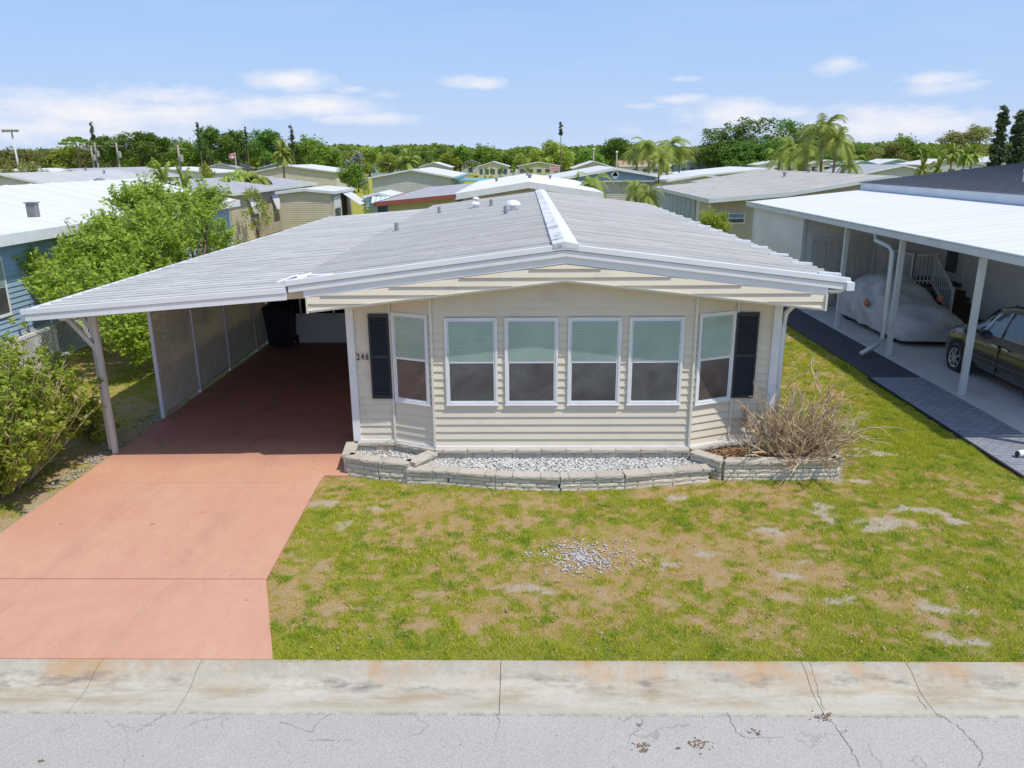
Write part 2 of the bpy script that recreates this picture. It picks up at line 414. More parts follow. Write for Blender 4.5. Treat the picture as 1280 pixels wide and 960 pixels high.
for a, c in zip(joints, joints[1:]):
    b = MB(); a += .003; c -= .003
    n_ = max(2, int((c-a)/.25)); 
    gxs = [a+(c-a)*k/n_ for k in range(n_+1)]
    for k in range(n_):
        for (y0, z0), (y1, z1) in zip(prof, prof[1:]):
            b.face((gxs[k], y0, z0), (gxs[k+1], y0, z0), (gxs[k+1], y1, z1), (gxs[k], y1, z1))
    for xx in (a, c): b.face(*[(xx, y0, z0) for y0, z0 in prof], (xx, 6.615, -.25), (xx, 5.925, -.25))
    b.face((a, 6.615, .004), (c, 6.615, .004), (c, 6.615, -.2), (a, 6.615, -.2))
    b.build('kerb_slab', KM, kroot, smooth=False)
for pts in ([(1008, 828), (1022, 858), (1032, 886)], [(1148, 866), (1160, 885)]):
    P = [gz(x, y, -.05) for x, y in pts]
    b = MB(); 
    def kz(y): 
        for (y0, z0), (y1, z1) in zip(prof, prof[1:]):
            if y0 <= y <= y1: return z0+(z1-z0)*(y-y0)/(y1-y0)
        return -.08
    Q = []
    for a, c in zip(P, P[1:]):
        for k in range(10): q = a.lerp(c, k/10); q.x += random.uniform(-.01, .01); q.z = kz(q.y)+.003; Q.append(q)
    for a, c in zip(Q, Q[1:]): b.face((a.x-.0025, a.y, a.z), (a.x+.0025, a.y, a.z), (c.x+.0025, c.y, c.z), (c.x-.0025, c.y, c.z))
    b.build('kerb_crack', CRK, kroot)

# red driveway
def drive_mat():
    t = NT('painted_red_concrete')
    n1 = t.noise(.55, 7, .65, dist=.6); n2 = t.noise(3.5, 7, .7, t.co((1, .5, 1)), .8); fine = t.noise(60, 4, .7)
    col = t.mix(t.ramp(n1, .35, .68), (.56, .295, .20), (.60, .355, .24))
    col = t.mix(t.ramp(n2, .45, .75, 0, .45), col, (.50, .215, .165))
    col = t.mix(t.ramp(t.noise(9, 8, .8), .62, .8, 0, .4), col, (.30, .14, .11))
    y = t.n('ShaderNodeSeparateXYZ', i0=t.co()).outputs[1]
    x = t.n('ShaderNodeSeparateXYZ', i0=t.co()).outputs[0]
    tr = t.math('SUBTRACT', t.math('ABSOLUTE', t.math('ADD', x, 5.05)), .78); trk = t.math('MULTIPLY', t.ramp(t.math('ABSOLUTE', tr), .05, .28, 1, 0), t.ramp(t.noise(2.4, 7, .75, t.co((2, .5, 1))), .42, .68))
    col = t.mix(t.math('MULTIPLY', trk, .32), col, (.33, .17, .13))
    sp_ = t.ramp(t.noise(5.5, 3, .5), .70, .76); col = t.mix(t.math('MULTIPLY', sp_, .4), col, (.22, .12, .09))
    inner = t.ramp(y, 11.6, 13.0)                            # deeper red from the roof edge inward
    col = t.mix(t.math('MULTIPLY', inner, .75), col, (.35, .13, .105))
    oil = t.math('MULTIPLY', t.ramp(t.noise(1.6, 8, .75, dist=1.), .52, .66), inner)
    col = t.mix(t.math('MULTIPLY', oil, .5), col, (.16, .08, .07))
    rust = t.math('MULTIPLY', t.ramp(y, 10.4, 11.2), t.ramp(y, 12.2, 11.6)); rust = t.math('MULTIPLY', rust, t.ramp(t.noise(1.1, 4, .6), .42, .6))
    col = t.mix(t.math('MULTIPLY', rust, .28), col, (.60, .29, .14))
    t.principled(col, t.ramp(n2, .3, .7, .6, .8), t.bump(t.math('ADD', fine, n2), .25, .006), Specular_IOR_Level=.3); return t.m
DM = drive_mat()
dy = [6.612, gz(333, 725).y, 11.05, 16.3, 20.6]
droot = empty('driveway', (0, 0, 0), None, None); tag(droot, kind='structure')
def dslab(pts, z=.014):
    b = MB(); n_ = len(pts)
    b.f.append(tuple(range(n_))); b.v += [(x, y, z) for x, y in pts]
    for k in range(n_):
        p, q = pts[k], pts[(k+1) % n_]; b.face((p[0], p[1], z), (p[0], p[1], -.15), (q[0], q[1], -.15), (q[0], q[1], z))
    return b.build('concrete_slab', DM, droot)
kx = gz(333, 725).x; lx = -7.10
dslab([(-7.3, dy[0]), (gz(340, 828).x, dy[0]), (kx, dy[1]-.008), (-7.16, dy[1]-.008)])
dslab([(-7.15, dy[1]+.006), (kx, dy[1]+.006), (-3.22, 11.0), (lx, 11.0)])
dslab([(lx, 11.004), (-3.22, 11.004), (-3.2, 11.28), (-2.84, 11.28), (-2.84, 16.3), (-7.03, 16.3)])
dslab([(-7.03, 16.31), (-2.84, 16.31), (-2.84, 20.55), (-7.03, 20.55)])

# neighbour's parking slab and walkway
CONC = M('pale_grey_concrete', (.60, .59, .575), (.51, .50, .49), 1.2, .85, .25, 60, dirt=(.30, .29, .28), dlo=.56, dhi=.85)
b = MB(); b.box(8.95, 16.5, 6.62, 25.7, -.15, .012); tag(b.build('carport_slab', CONC), kind='structure')
def tar_mat():
    t = NT('black_asphalt_path'); f = t.noise(60, 4, .7)
    t.principled(t.mix(t.noise(1.5, 6, .7), (.045, .047, .055), (.075, .078, .088)), .85, t.bump(f, .6, .008)); return t.m
b = MB(); b.box(7.83, 8.945, 16.82, 31, -.1, .02); tag(b.build('asphalt_path', tar_mat()), kind='structure')
def paver_mat():
    t = NT('slate_blue_pavers')
    br = t.n('ShaderNodeTexBrick', s_Vector=t.co(), s_Scale=1., s_Color1=(.20, .215, .25, 1), s_Color2=(.27, .285, .32, 1), s_Mortar=(.07, .075, .09, 1))
    br.inputs['Mortar Size'].default_value = .006; br.inputs['Brick Width'].default_value = .21; br.inputs['Row Height'].default_value = .105
    col = t.mix(t.ramp(t.noise(3, 8, .75), .5, .75, 0, .5), br.outputs[0], (.30, .31, .34))
    t.principled(col, .8, t.bump(t.math('ADD', t.math('MULTIPLY', br.outputs[1], -1.), t.noise(60, 4, .7)), .5, .006)); return t.m
b = MB(); b.box(7.78, 8.945, 6.62, 16.80, -.1, .028); pv = b.build('paver_path', paver_mat()); tag(pv, kind='structure')
EDG = M('black_path_edging', (.03, .03, .035), None, 3, .8)
b = MB(); b.box(7.735, 7.778, 6.62, 16.82, -.1, .034); b.build('path_edging', EDG, pv)

# ------------------------------------------------------------------ grass blades (nobody could count them)
def blade_mat():
    t = NT('grass_blades')
    a = t.n('ShaderNodeAttribute', attribute_name='tint').outputs['Color']
    b_ = t.n('ShaderNodeBsdfPrincipled', s_Base_Color=a, s_Roughness=.7); b_.inputs['Specular IOR Level'].default_value = .2
    tr = t.n('ShaderNodeBsdfTranslucent', s_Color=a); mx = t.n('ShaderNodeMixShader', i0=.35)
    t.t.links.new(b_.outputs[0], mx.inputs[1]); t.t.links.new(tr.outputs[0], mx.inputs[2]); t.t.links.new(mx.outputs[0], t.out.inputs[0]); return t.m
def in_lawn(x, y):
    kx0 = np.where(y < dy[1], -2.55+(y-6.6)*(kx+2.55)/(dy[1]-6.6), kx+(y-dy[1])*(-3.22-kx)/(11-dy[1]))
    front = (x > kx0-.01) & (x < 7.73) & (y > 6.585) & (y < 11.3)
    # keep clear of planter front
    pf = np.interp(x, [-3.3, -2.9, -2.8, -1.9, -.5, .6, 2.2, 3.4, 5.0, 5.05], [11.3, 11.3, 11.36, 11.22, 11.0, 10.9, 10.98, 11.2, 11.22, 99])
    front &= y < pf
    side = (x > 5.02) & (x < 7.73) & (y >= 11.2) & (y < 30)
    right = (x > 4.1) & (x < 7.8) & (y > 12.4) & (y < 30)
    left = (x < -7.2) & (x > -12.3) & (y > 6.62) & (y < 22)
    return front | side | right | left
def grass(n, ylo, yhi, xlo, xhi, h0, w0):
    x = rng.uniform(xlo, xhi, n); y = rng.uniform(ylo, yhi, n)
    k = in_lawn(x, y); x, y = x[k], y[k]
    dry, sand, a2, a3 = lawn_fields(x, y)
    # clump: fewer blades where dry and almost none on sand
    keep = rng.random(len(x)) < (1-.18*dry)*(1-.93*sand)*(.55+.9*vnoise(x, y, 14, 77)); x, y, dry, sand, a2 = x[keep], y[keep], dry[keep], sand[keep], a2[keep]
    n = len(x); clump = vnoise(x, y, 6, 5)
    h = h0*.8*(.45+.9*rng.random(n))*(1.1-.6*dry)*(.5+1.*clump)
    ang = rng.uniform(0, 2*np.pi, n); w = w0*(.6+.8*rng.random(n))
    lean = h*rng.uniform(.1, 1.1, n); la = rng.uniform(0, 2*np.pi, n)
    z = (fbm(x, y, .5, 5)-.5)*.05-.024
    dx, dyv = np.cos(ang)*w/2, np.sin(ang)*w/2
    A = np.stack([x-dx, y-dyv, z], -1); B = np.stack([x+dx, y+dyv, z], -1)
    C = np.stack([x+np.cos(la)*lean, y+np.sin(la)*lean, z+h], -1)
    V = np.stack([A, B, C], 1).reshape(-1, 3); Fc = np.arange(3*n).reshape(-1, 3)
    gA = np.array([.36, .44, .025]); gB = np.array([.64, .62, .07]); dA = np.array([.78, .62, .22]); dB = np.array([.72, .47, .22]); dk = np.array([.20, .38, .02])
    r1 = rng.random((n, 1)); r2 = rng.random((n, 1))
    gr = gA*(1-r1)+gB*r1
    dkm = np.clip((vnoise(x, y, 4.5, 91)*.6+vnoise(x, y, 11, 92)*.4-.53)*5, 0, 1)[:, None]
    gr = gr*(1-dkm*.75)+dk*dkm*.75
    dr = dA*(1-r2)+dB*r2
    p = (rng.random(n) < np.clip(dry*1.1-.02, 0.05, .8))[:, None]
    c = np.where(p, dr, gr)*(.8+.4*rng.random((n, 1)))
    c4 = np.concatenate([np.repeat(c, 3, 0), np.ones((3*n, 1))], 1)
    return V, Fc, c4
BM = blade_mat(); parts = [grass(620000, 6.58, 12, -3.3, 7.75, .042, .0085), grass(170000, 12, 16, 4.1, 7.8, .045, .010), grass(190000, 16, 30, 4.1, 7.8, .05, .013), grass(90000, 7.5, 22, -12.3, -7.2, .05, .012)]
off = 0; VV = []; FF = []; CC = []
for v_, f_, c_ in parts: VV.append(v_); FF.append(f_+off); CC.append(c_); off += len(v_)
tag(npmesh('lawn_grass', np.concatenate(VV), np.concatenate(FF), BM, col=np.concatenate(CC)), 'patchy green and straw coloured short grass of the front yard', 'grass', kind='stuff')

# ------------------------------------------------------------------ stones
def stones(n, sampler, r0, r1, mat, name, label, cat, flat=.6, tint=None):
    ico_v = np.array([(0,0,1),(.894,0,.447),(.276,.851,.447),(-.724,.526,.447),(-.724,-.526,.447),(.276,-.851,.447),(.724,.526,-.447),(-.276,.851,-.447),(-.894,0,-.447),(-.276,-.851,-.447),(.724,-.526,-.447),(0,0,-1)])
    ico_f = np.array([(0,1,2),(0,2,3),(0,3,4),(0,4,5),(0,5,1),(1,6,2),(2,7,3),(3,8,4),(4,9,5),(5,10,1),(2,6,7),(3,7,8),(4,8,9),(5,9,10),(1,10,6),(6,11,7),(7,11,8),(8,11,9),(9,11,10),(10,11,6)])
    P = sampler(n); n = len(P); r_ = rng.uniform(r0, r1, n)
    a = rng.uniform(0, 6.28, n); ca, sa = np.cos(a), np.sin(a)
    base = ico_v[None]*(1+.35*(rng.random((n, 12, 1))-.5))
    base = base*np.stack([rng.uniform(.7, 1.3, n), rng.uniform(.6, 1., n), rng.uniform(.4, .8, n)*flat/.6], -1)[:, None, :]*r_[:, None, None]
    xx = base[..., 0]*ca[:, None]-base[..., 1]*sa[:, None]; yy = base[..., 0]*sa[:, None]+base[..., 1]*ca[:, None]
    V = np.stack([xx, yy, base[..., 2]], -1)+P[:, None, :]
    Fc = (ico_f[None]+(np.arange(n)*12)[:, None, None]).reshape(-1, 3)
    t = rng.random(n); c = np.ones((n, 12, 4)); 
    lo, hi = tint or ((.45, .44, .42), (.85, .85, .84))
    for k in range(3): c[..., k] = (lo[k]+(hi[k]-lo[k])*np.sqrt(t))[:, None]
    o = npmesh(name, V.reshape(-1, 3), Fc, mat, col=c.reshape(-1, 4)); return tag(o, label, cat, kind='stuff')
def attr_mat(name, rough=.8):
    t = NT(name); a = t.n('ShaderNodeAttribute', attribute_name='tint').outputs['Color']; t.principled(a, rough); return t.m
STM = attr_mat('limestone_chips')

# ------------------------------------------------------------------ MAIN HOUSE
RX = .6; ZR = 3.62; SL = .124; YF = 11.42; YB = 30.9; XL = -3.58; XR = 4.80
def zr(x): return ZR-SL*abs(x-RX)
house = empty('mobile_home', (.6, 12.1, 0), 'beige sided mobile home numbered 246 with grey ribbed roof, bay front and red carport drive', 'house')
def gstrip(b, y0, y1, dz, h, xl=XL, xr=XR, x0=RX):
    for xa, xb in ((xl, x0), (x0, xr)):
        za, zb = zr(xa)+dz, zr(xb)+dz
        b.hexa([(xa,y0,za-h),(xb,y0,zb-h),(xb,y1,zb-h),(xa,y1,za-h),(xa,y0,za),(xb,y0,zb),(xb,y1,zb),(xa,y1,za)])
WX0, WX1, WY = -2.84, 4.04, 12.06; WZ = .33; BYc = 11.75
BL0, BL1, BR1, BR0 = -2.17, -1.47, 2.65, 3.37
def sof(x): return 3.085-(3.085-2.64)*abs(x-RX)/3.87
# walls
b = MB()
lap(b, [(0, WZ), (BL0-WX0, WZ), (BL0-WX0, sof(BL0)+.02), (0, sof(WX0)+.02)], (WX0, WY, 0), (1,0,0), (0,-1,0), z0=WZ)
lap(b, [(0, WZ), (WX1-BR0, WZ), (WX1-BR0, sof(WX1)+.02), (0, sof(BR0)+.02)], (BR0, WY, 0), (1,0,0), (0,-1,0), z0=WZ)
lap(b, [(0, 0), (18.6, 0), (18.6, 3.05), (0, 3.05)], (WX0, WY+18.6, 0), (0,-1,0), (-1,0,0))
lap(b, [(0, WZ), (18.6, WZ), (18.6, 3.0), (0, 3.0)], (WX1, WY, 0), (0,1,0), (1,0,0))
lap(b, [(0, 0), (6.88, 0), (6.88, 3.05), (3.44, 3.45), (0, 3.05)], (WX1, WY+18.6, 0), (-1,0,0), (0,1,0))
b.build('wall', BEIGE, house)
b = MB()
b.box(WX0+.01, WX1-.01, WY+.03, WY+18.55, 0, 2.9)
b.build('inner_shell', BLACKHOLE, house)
b = MB()
lap(b, [(0, WZ), (BR1-BL1, WZ), (BR1-BL1, sof(BR1)+.02), (RX-BL1, sof(RX)+.02), (0, sof(BL1)+.02)], (BL1, BYc, 0), (1,0,0), (0,-1,0), z0=WZ)
Ul = Vector((BL1-BL0, BYc-WY, 0)); Nl = Vector((Ul.y, -Ul.x, 0)).normalized()
Ur = Vector((BR0-BR1, WY-BYc, 0)); Nr = Vector((Ur.y, -Ur.x, 0)).normalized()
lap(b, [(0, WZ), (Ul.length, WZ), (Ul.length, sof(BL1)+.02), (0, sof(BL0)+.02)], (BL0, WY, 0), Ul, Nl, z0=WZ)
lap(b, [(0, WZ), (Ur.length, WZ), (Ur.length, sof(BR0)+.02), (0, sof(BR1)+.02)], (BR1, BYc, 0), Ur, Nr, z0=WZ)
bay = b.build('bay_front', BEIGE, house)
# soffit and gable face
b = MB()
for xa, xb in ((-3.27, RX), (RX, 4.47)):
    za, zb = sof(xa), sof(xb)
    b.hexa([(xa,YF+.02,za),(xb,YF+.02,zb),(xb,YF+.62,zb),(xa,YF+.62,za),(xa,YF+.02,za+.03),(xb,YF+.02,zb+.03),(xb,YF+.62,zb+.03),(xa,YF+.62,za+.03)])
b.build('soffit', BEIGE, house)
b = MB()
lap(b, [(0, sof(-3.27)), (RX+3.27, sof(RX)), (RX+3.27, 3.33), (0, zr(-3.27)-.28)], (-3.27, YF, 0), (1,0,0), (0,-1,0), .127, .03, z0=2.63)
lap(b, [(0, sof(RX)), (4.47-RX, sof(4.47)), (4.47-RX, zr(4.47)-.28), (0, 3.33)], (RX, YF, 0), (1,0,0), (0,-1,0), .127, .03, z0=2.63)
b.build('gable_face', BEIGE, house)
b = MB()
for xa, xb in ((-3.27, RX), (RX, 4.47)):
    za, zb = sof(xa), sof(xb)
    b.hexa([(xa,YF-.035,za-.02),(xb,YF-.035,zb-.02),(xb,YF+.018,zb-.02),(xa,YF+.018,za-.02),(xa,YF-.045,za+.012),(xb,YF-.045,zb+.012),(xb,YF+.018,zb+.012),(xa,YF+.018,za+.012)])
for xx in (-3.30, 4.47): b.box(xx, xx+.03, YF-.047, YF+.6, sof(xx)-.022, zr(xx)-.27)
b.build('gable_trim', BEIGE_TRIM, house)
# roof with ribs running down the slope
def ribbed(xa, xb, za, zb, y0, y1, th=.05, pitch_=.305, name='roof', mat=ROOFM, rib=.03):
    b = MB()
    b.hexa([(xa,y0,za-th),(xb,y0,zb-th),(xb,y1,zb-th),(xa,y1,za-th),(xa,y0,za),(xb,y0,zb),(xb,y1,zb),(xa,y1,za)])
    y = y0+.12
    while y < y1-.03:
        j = random.uniform(-.008, .008)
        b.hexa([(xa,y-.028,za-.002),(xb,y-.028,zb-.002),(xb,y+.028,zb-.002),(xa,y+.028,za-.002),(xa,y-.012,za+rib+j),(xb,y-.012,zb+rib+j),(xb,y+.012,zb+rib+j),(xa,y+.012,za+rib+j)])
        y += pitch_
    return b
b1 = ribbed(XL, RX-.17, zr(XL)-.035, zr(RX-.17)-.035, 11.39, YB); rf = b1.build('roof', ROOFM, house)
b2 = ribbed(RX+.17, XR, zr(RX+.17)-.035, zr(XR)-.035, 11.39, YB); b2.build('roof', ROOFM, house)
b = MB()
for s in (-1, 1):
    xa, xb = RX+s*.19, RX
    b.hexa([(xa,YF-.065,zr(xa)-.04),(xb,YF-.065,ZR-.04),(xb,YB+.02,ZR-.04),(xa,YB+.02,zr(xa)-.04),(xa,YF-.065,zr(xa)+.03),(xb,YF-.065,ZR+.05),(xb,YB+.02,ZR+.05),(xa,YB+.02,zr(xa)+.03)])
b.build('ridge_cap', RIDGE, house)
FASC = M('white_metal_fascia', (.80, .81, .84), (.74, .75, .79), 1.2, .35)
b = MB(); gstrip(b, YF-.06, YF-.0, .012, .085); b.build('fascia', FASC, house, bevel=.006)
b = MB(); gstrip(b, YF-.042, YF-.0, -.082, .095, XL+.03, XR-.03); b.build('fascia', FASC, house, bevel=.006)
b = MB(); gstrip(b, YF-.012, YF+.03, -.180, .10, XL+.25, XR-.3); b.build('fascia', FASC, house)
b = MB(); b.box(XL-.012, XL-.002, YF, YB, 2.98, zr(XL)-.04); b.build('eave_edge', GREYMET, house)
b = MB(); b.box(XR-.06, XR+.05, YF-.1, YB, zr(XR)-.17, zr(XR)-.05); b.box(XR-.33, XR-.06, YF+.0, YB, zr(XR)-.20, zr(XR)-.17)
b.build('gutter', FASC, house)
for k in range(15):                                             # loose rib ends lifted along the right eave
    b = MB(); y = YF+.35+k*1.22; zz = zr(XR-.2)
    b.ob((XR-.32, y, zz-.02), (.34, 0, -.02), (0, .1, 0), (0, 0, .035)); b.build('rib_end_cap', WHITE2, house)
b = MB(); b.ob((-3.55, YF+.0, 3.10), (.28, .12, .05), (.02, .12, .04), (0, .004, .008)); b.ob((-3.75, YF+.03, 3.08), (.3, .1, .1), (.05, -.06, 0), (0, .004, .008)); b.ob((-3.28, YF+.1, 3.16), (.36, .02, .005), (0, .13, .0), (0, .0, .012))
b.build('bent_flashing', WHITE, house)
# vents on roof
def vent(px, py, kind=0, s=1.):
    p = gz(px, py, 3.35); 
    for _ in range(3): p = gz(px, py, zr(p.x))
    b = MB()
    if kind == 0:
        b.lathe((p.x, p.y, p.z-.05), [(.05*s, 0), (.05*s, .22*s), (.045*s, .24*s)], 12)
        b.lathe((p.x, p.y, p.z-.045), [(.12*s, 0), (.12*s, .01), (.07*s, .04)], 12)
        return b.build('vent_pipe', GREYMET, house, smooth=False)
    b.lathe((p.x, p.y, p.z-.05), [(.09*s, 0), (.09*s, .16*s)], 14); b.lathe((p.x, p.y, p.z+.1*s), [(.2*s, 0), (.21*s, .03*s), (.16*s, .10*s), (.06*s, .14*s), (.01, .145*s)], 16)
    return b.build('roof_vent', WHITE, house, smooth=False)
vent(496, 288); vent(549, 266); vent(594, 259, 1, .75); vent(614, 257); vent(641, 262, 1, 1.05); vent(595, 251, 1, .6); vent(632, 267)
# windows
def window(O, U, N, w, h, lowmat=SCREEN, upmat=SHADEB, fr=.07, parent=house, sash=True, depth=.06, frm=None):
    depth *= .5
    """O: lower left corner on the wall; U along the wall; N outward"""
    O, U, N = Vector(O), Vector(U).normalized(), Vector(N).normalized(); Z = Vector((0, 0, 1))
    fm = frm or WHITE
    b = MB()
    def bar(u0, u1, z0, z1, d0, d1): b.ob(O+U*u0+Z*z0+N*d0, U*(u1-u0), -N*(d0-d1) if d1 > d0 else N*(d1-d0), Z*(z1-z0))
    def fr_(m0, t, d):
        bar(m0, m0+t, m0, h-m0, 0, d); bar(w-m0-t, w-m0, m0, h-m0, 0, d); bar(m0+t, w-m0-t, m0, m0+t, 0, d); bar(m0+t, w-m0-t, h-m0-t, h-m0, 0, d)
    fr_(0, fr*.55, depth)
    if sash:
        fr_(fr*.55, fr*.6, depth*.6)
        mid = h*.5; bar(fr, w-fr, mid-.022, mid+.022, 0, depth*.75)
        bar(-.01, w+.01, -.015, 0, 0, depth*1.3)
    wf = b.build('window', fm, parent)
    i = fr*.95
    if sash:
        p = MB(); p.ob(O+U*i+Z*(mid+.02)+N*.02, U*(w-2*i), N*.01, Z*(h-i-mid-.02)); p.build('upper_pane', upmat, wf)
        p = MB(); p.ob(O+U*i+Z*i+N*.012, U*(w-2*i), N*.008, Z*(mid-.02-i)); p.build('lower_pane', lowmat, wf)
        p = MB(); p.ob(O+U*(i-.005)+Z*(i-.005)+N*.022, U*.012, N*.01, Z*(mid-.02-i)); p.ob(O+U*(w-i-.007)+Z*(i-.005)+N*.022, U*.012, N*.01, Z*(mid-.02-i))
    else:
        p = MB(); p.ob(O+U*i+Z*i+N*.02, U*(w-2*i), N*.01, Z*(h-2*i)); p.build('pane', lowmat, wf)
    return wf
wz0, wz1 = gy(655, 505.5, BYc-.03).z, gy(655, 397, BYc-.03).z
for a, c in ((556.4, 622), (631, 697.6), (709.7, 776), (785.5, 853.5)):
    xa, xc = gy(a, 450, BYc-.04).x, gy(c, 450, BYc-.04).x
    window((xa, BYc-.016, wz0), (1,0,0), (0,-1,0), xc-xa, wz1-wz0)
m0 = .05
window(Vector((BL0, WY, wz0-.02))+Ul.normalized()*m0+Nl*.016, Ul, Nl, Ul.length-m0*2, wz1-wz0+.06, SCREENB)
window(Vector((BR1, BYc, wz0-.02))+Ur.normalized()*m0+Nr*.016, Ur, Nr, Ur.length-m0*2, wz1-wz0+.06, SCREENB)
# corner and bay trim
b = MB()
b.box(WX0-.03, WX0+.09, WY-.045, WY+.06, WZ-.01, sof(WX0)+.01); b.build('corner_trim', WHITE, house)
b = MB(); b.box(WX1-.10, WX1+.03, WY-.045, WY+.06, WZ-.01, sof(WX1)+.01); b.build('corner_trim', WHITE, house)
for x, y in ((BL0, WY), (BL1, BYc), (BR1, BYc), (BR0, WY)):
    b = MB(); b.box(x-.018, x+.018, y-.05, y+.0, WZ, sof(x)+.01); b.build('bay_trim', BEIGE_TRIM, house)
for (xa, ya), (xc, yc) in (((BL0, WY), (BL1, BYc)), ((BR1, BYc), (BR0, WY))):
    b = MB(); b.beam((xa, ya-.03, min(sof(xa), sof(xc))-.02), (xc, yc-.03, min(sof(xa), sof(xc))-.02), .03, .03); b.build('bay_trim', BEIGE_TRIM, house)
b = MB()
pts = [(WX0, WY), (BL0, WY), (BL1, BYc), (BR1, BYc), (BR0, WY), (WX1, WY)]
for p, q in zip(pts, pts[1:]): b.beam((p[0], p[1]-.02, WZ-.012), (q[0], q[1]-.02, WZ-.012), .05, .035)
b.build('sill_trim', WHITE, house)
# shutters with louvres
def shutter(xa, xb):
    z0, z1 = gy(475, 497, WY).z, gy(475, 392, WY).z
    b = MB(); y = WY-.016; d = .045
    b.box(xa, xb, y-.02, y, z0, z1)
    b.box(xa, xa+.035, y-d, y-.021, z0, z1); b.box(xb-.035, xb, y-d, y-.021, z0, z1)
    for z in (z0, (z0+z1)/2-.03, z1-.06): b.box(xa+.036, xb-.036, y-d, y-.021, z, z+.06)
    z = z0+.065
    while z < z1-.08:
        b.ob((xa+.037, y-.022, z+.02), (xb-xa-.074, 0, 0), (0, -.016, -.016), (0, 0, .006)); z += .032
    return b.build('shutter', DARKS, house)
shutter(gy(463, 440, WY).x, gy(488.5, 440, WY).x); shutter(gy(917, 440, WY).x, gy(944.5, 440, WY).x)
# number 246
NUMM = M('dark_bronze_numerals', (.10, .075, .06), None, 5, .5)
def text_mesh(s, size, loc, mat, name, parent, rot=(math.pi/2, 0, 0), ext=.006, xs_=1.):
    cu = bpy.data.curves.new(name, 'FONT'); cu.body = s; cu.size = size; cu.extrude = ext; cu.space_character = 1.42; cu.offset = .002
    o = bpy.data.objects.new(name, cu); COL.objects.link(o)
    bpy.context.view_layer.update()
    me = bpy.data.meshes.new_from_object(o.evaluated_get(bpy.context.evaluated_depsgraph_get()))
    COL.objects.unlink(o); bpy.data.objects.remove(o)
    me.name = name; me.materials.clear(); me.materials.append(mat)
    q = bpy.data.objects.new(name, me); COL.objects.link(q); q.parent = parent; q.location = Vector(loc)-parent.location; q.rotation_euler = rot
    q.scale = (xs_, 1, 1)
    return q
tp = gy(445.5, 451, WY-.03)
text_mesh('246', .15, (tp.x+.005, WY-.028, tp.z+.015), NUMM, 'house_number', house, xs_=.68)
# downspout at the right corner
b = MB()
b.tube([(XR-.12, WY-.1, zr(XR)-.3), (XR-.35, WY-.08, zr(XR)-.36), (WX1+.20, WY-.05, 2.60), (WX1+.09, WY-.02, 2.46), (WX1+.08, WY, 2.2), (WX1+.08, WY, .4)], .042, 10)
b.build('downspout', FASC, house, smooth=True)
b = MB(); b.box(XR-.33, XR-.06, WY-.55, WY+18, zr(XR)-.24, zr(XR)-.2); b.build('soffit', BEIGE, house)
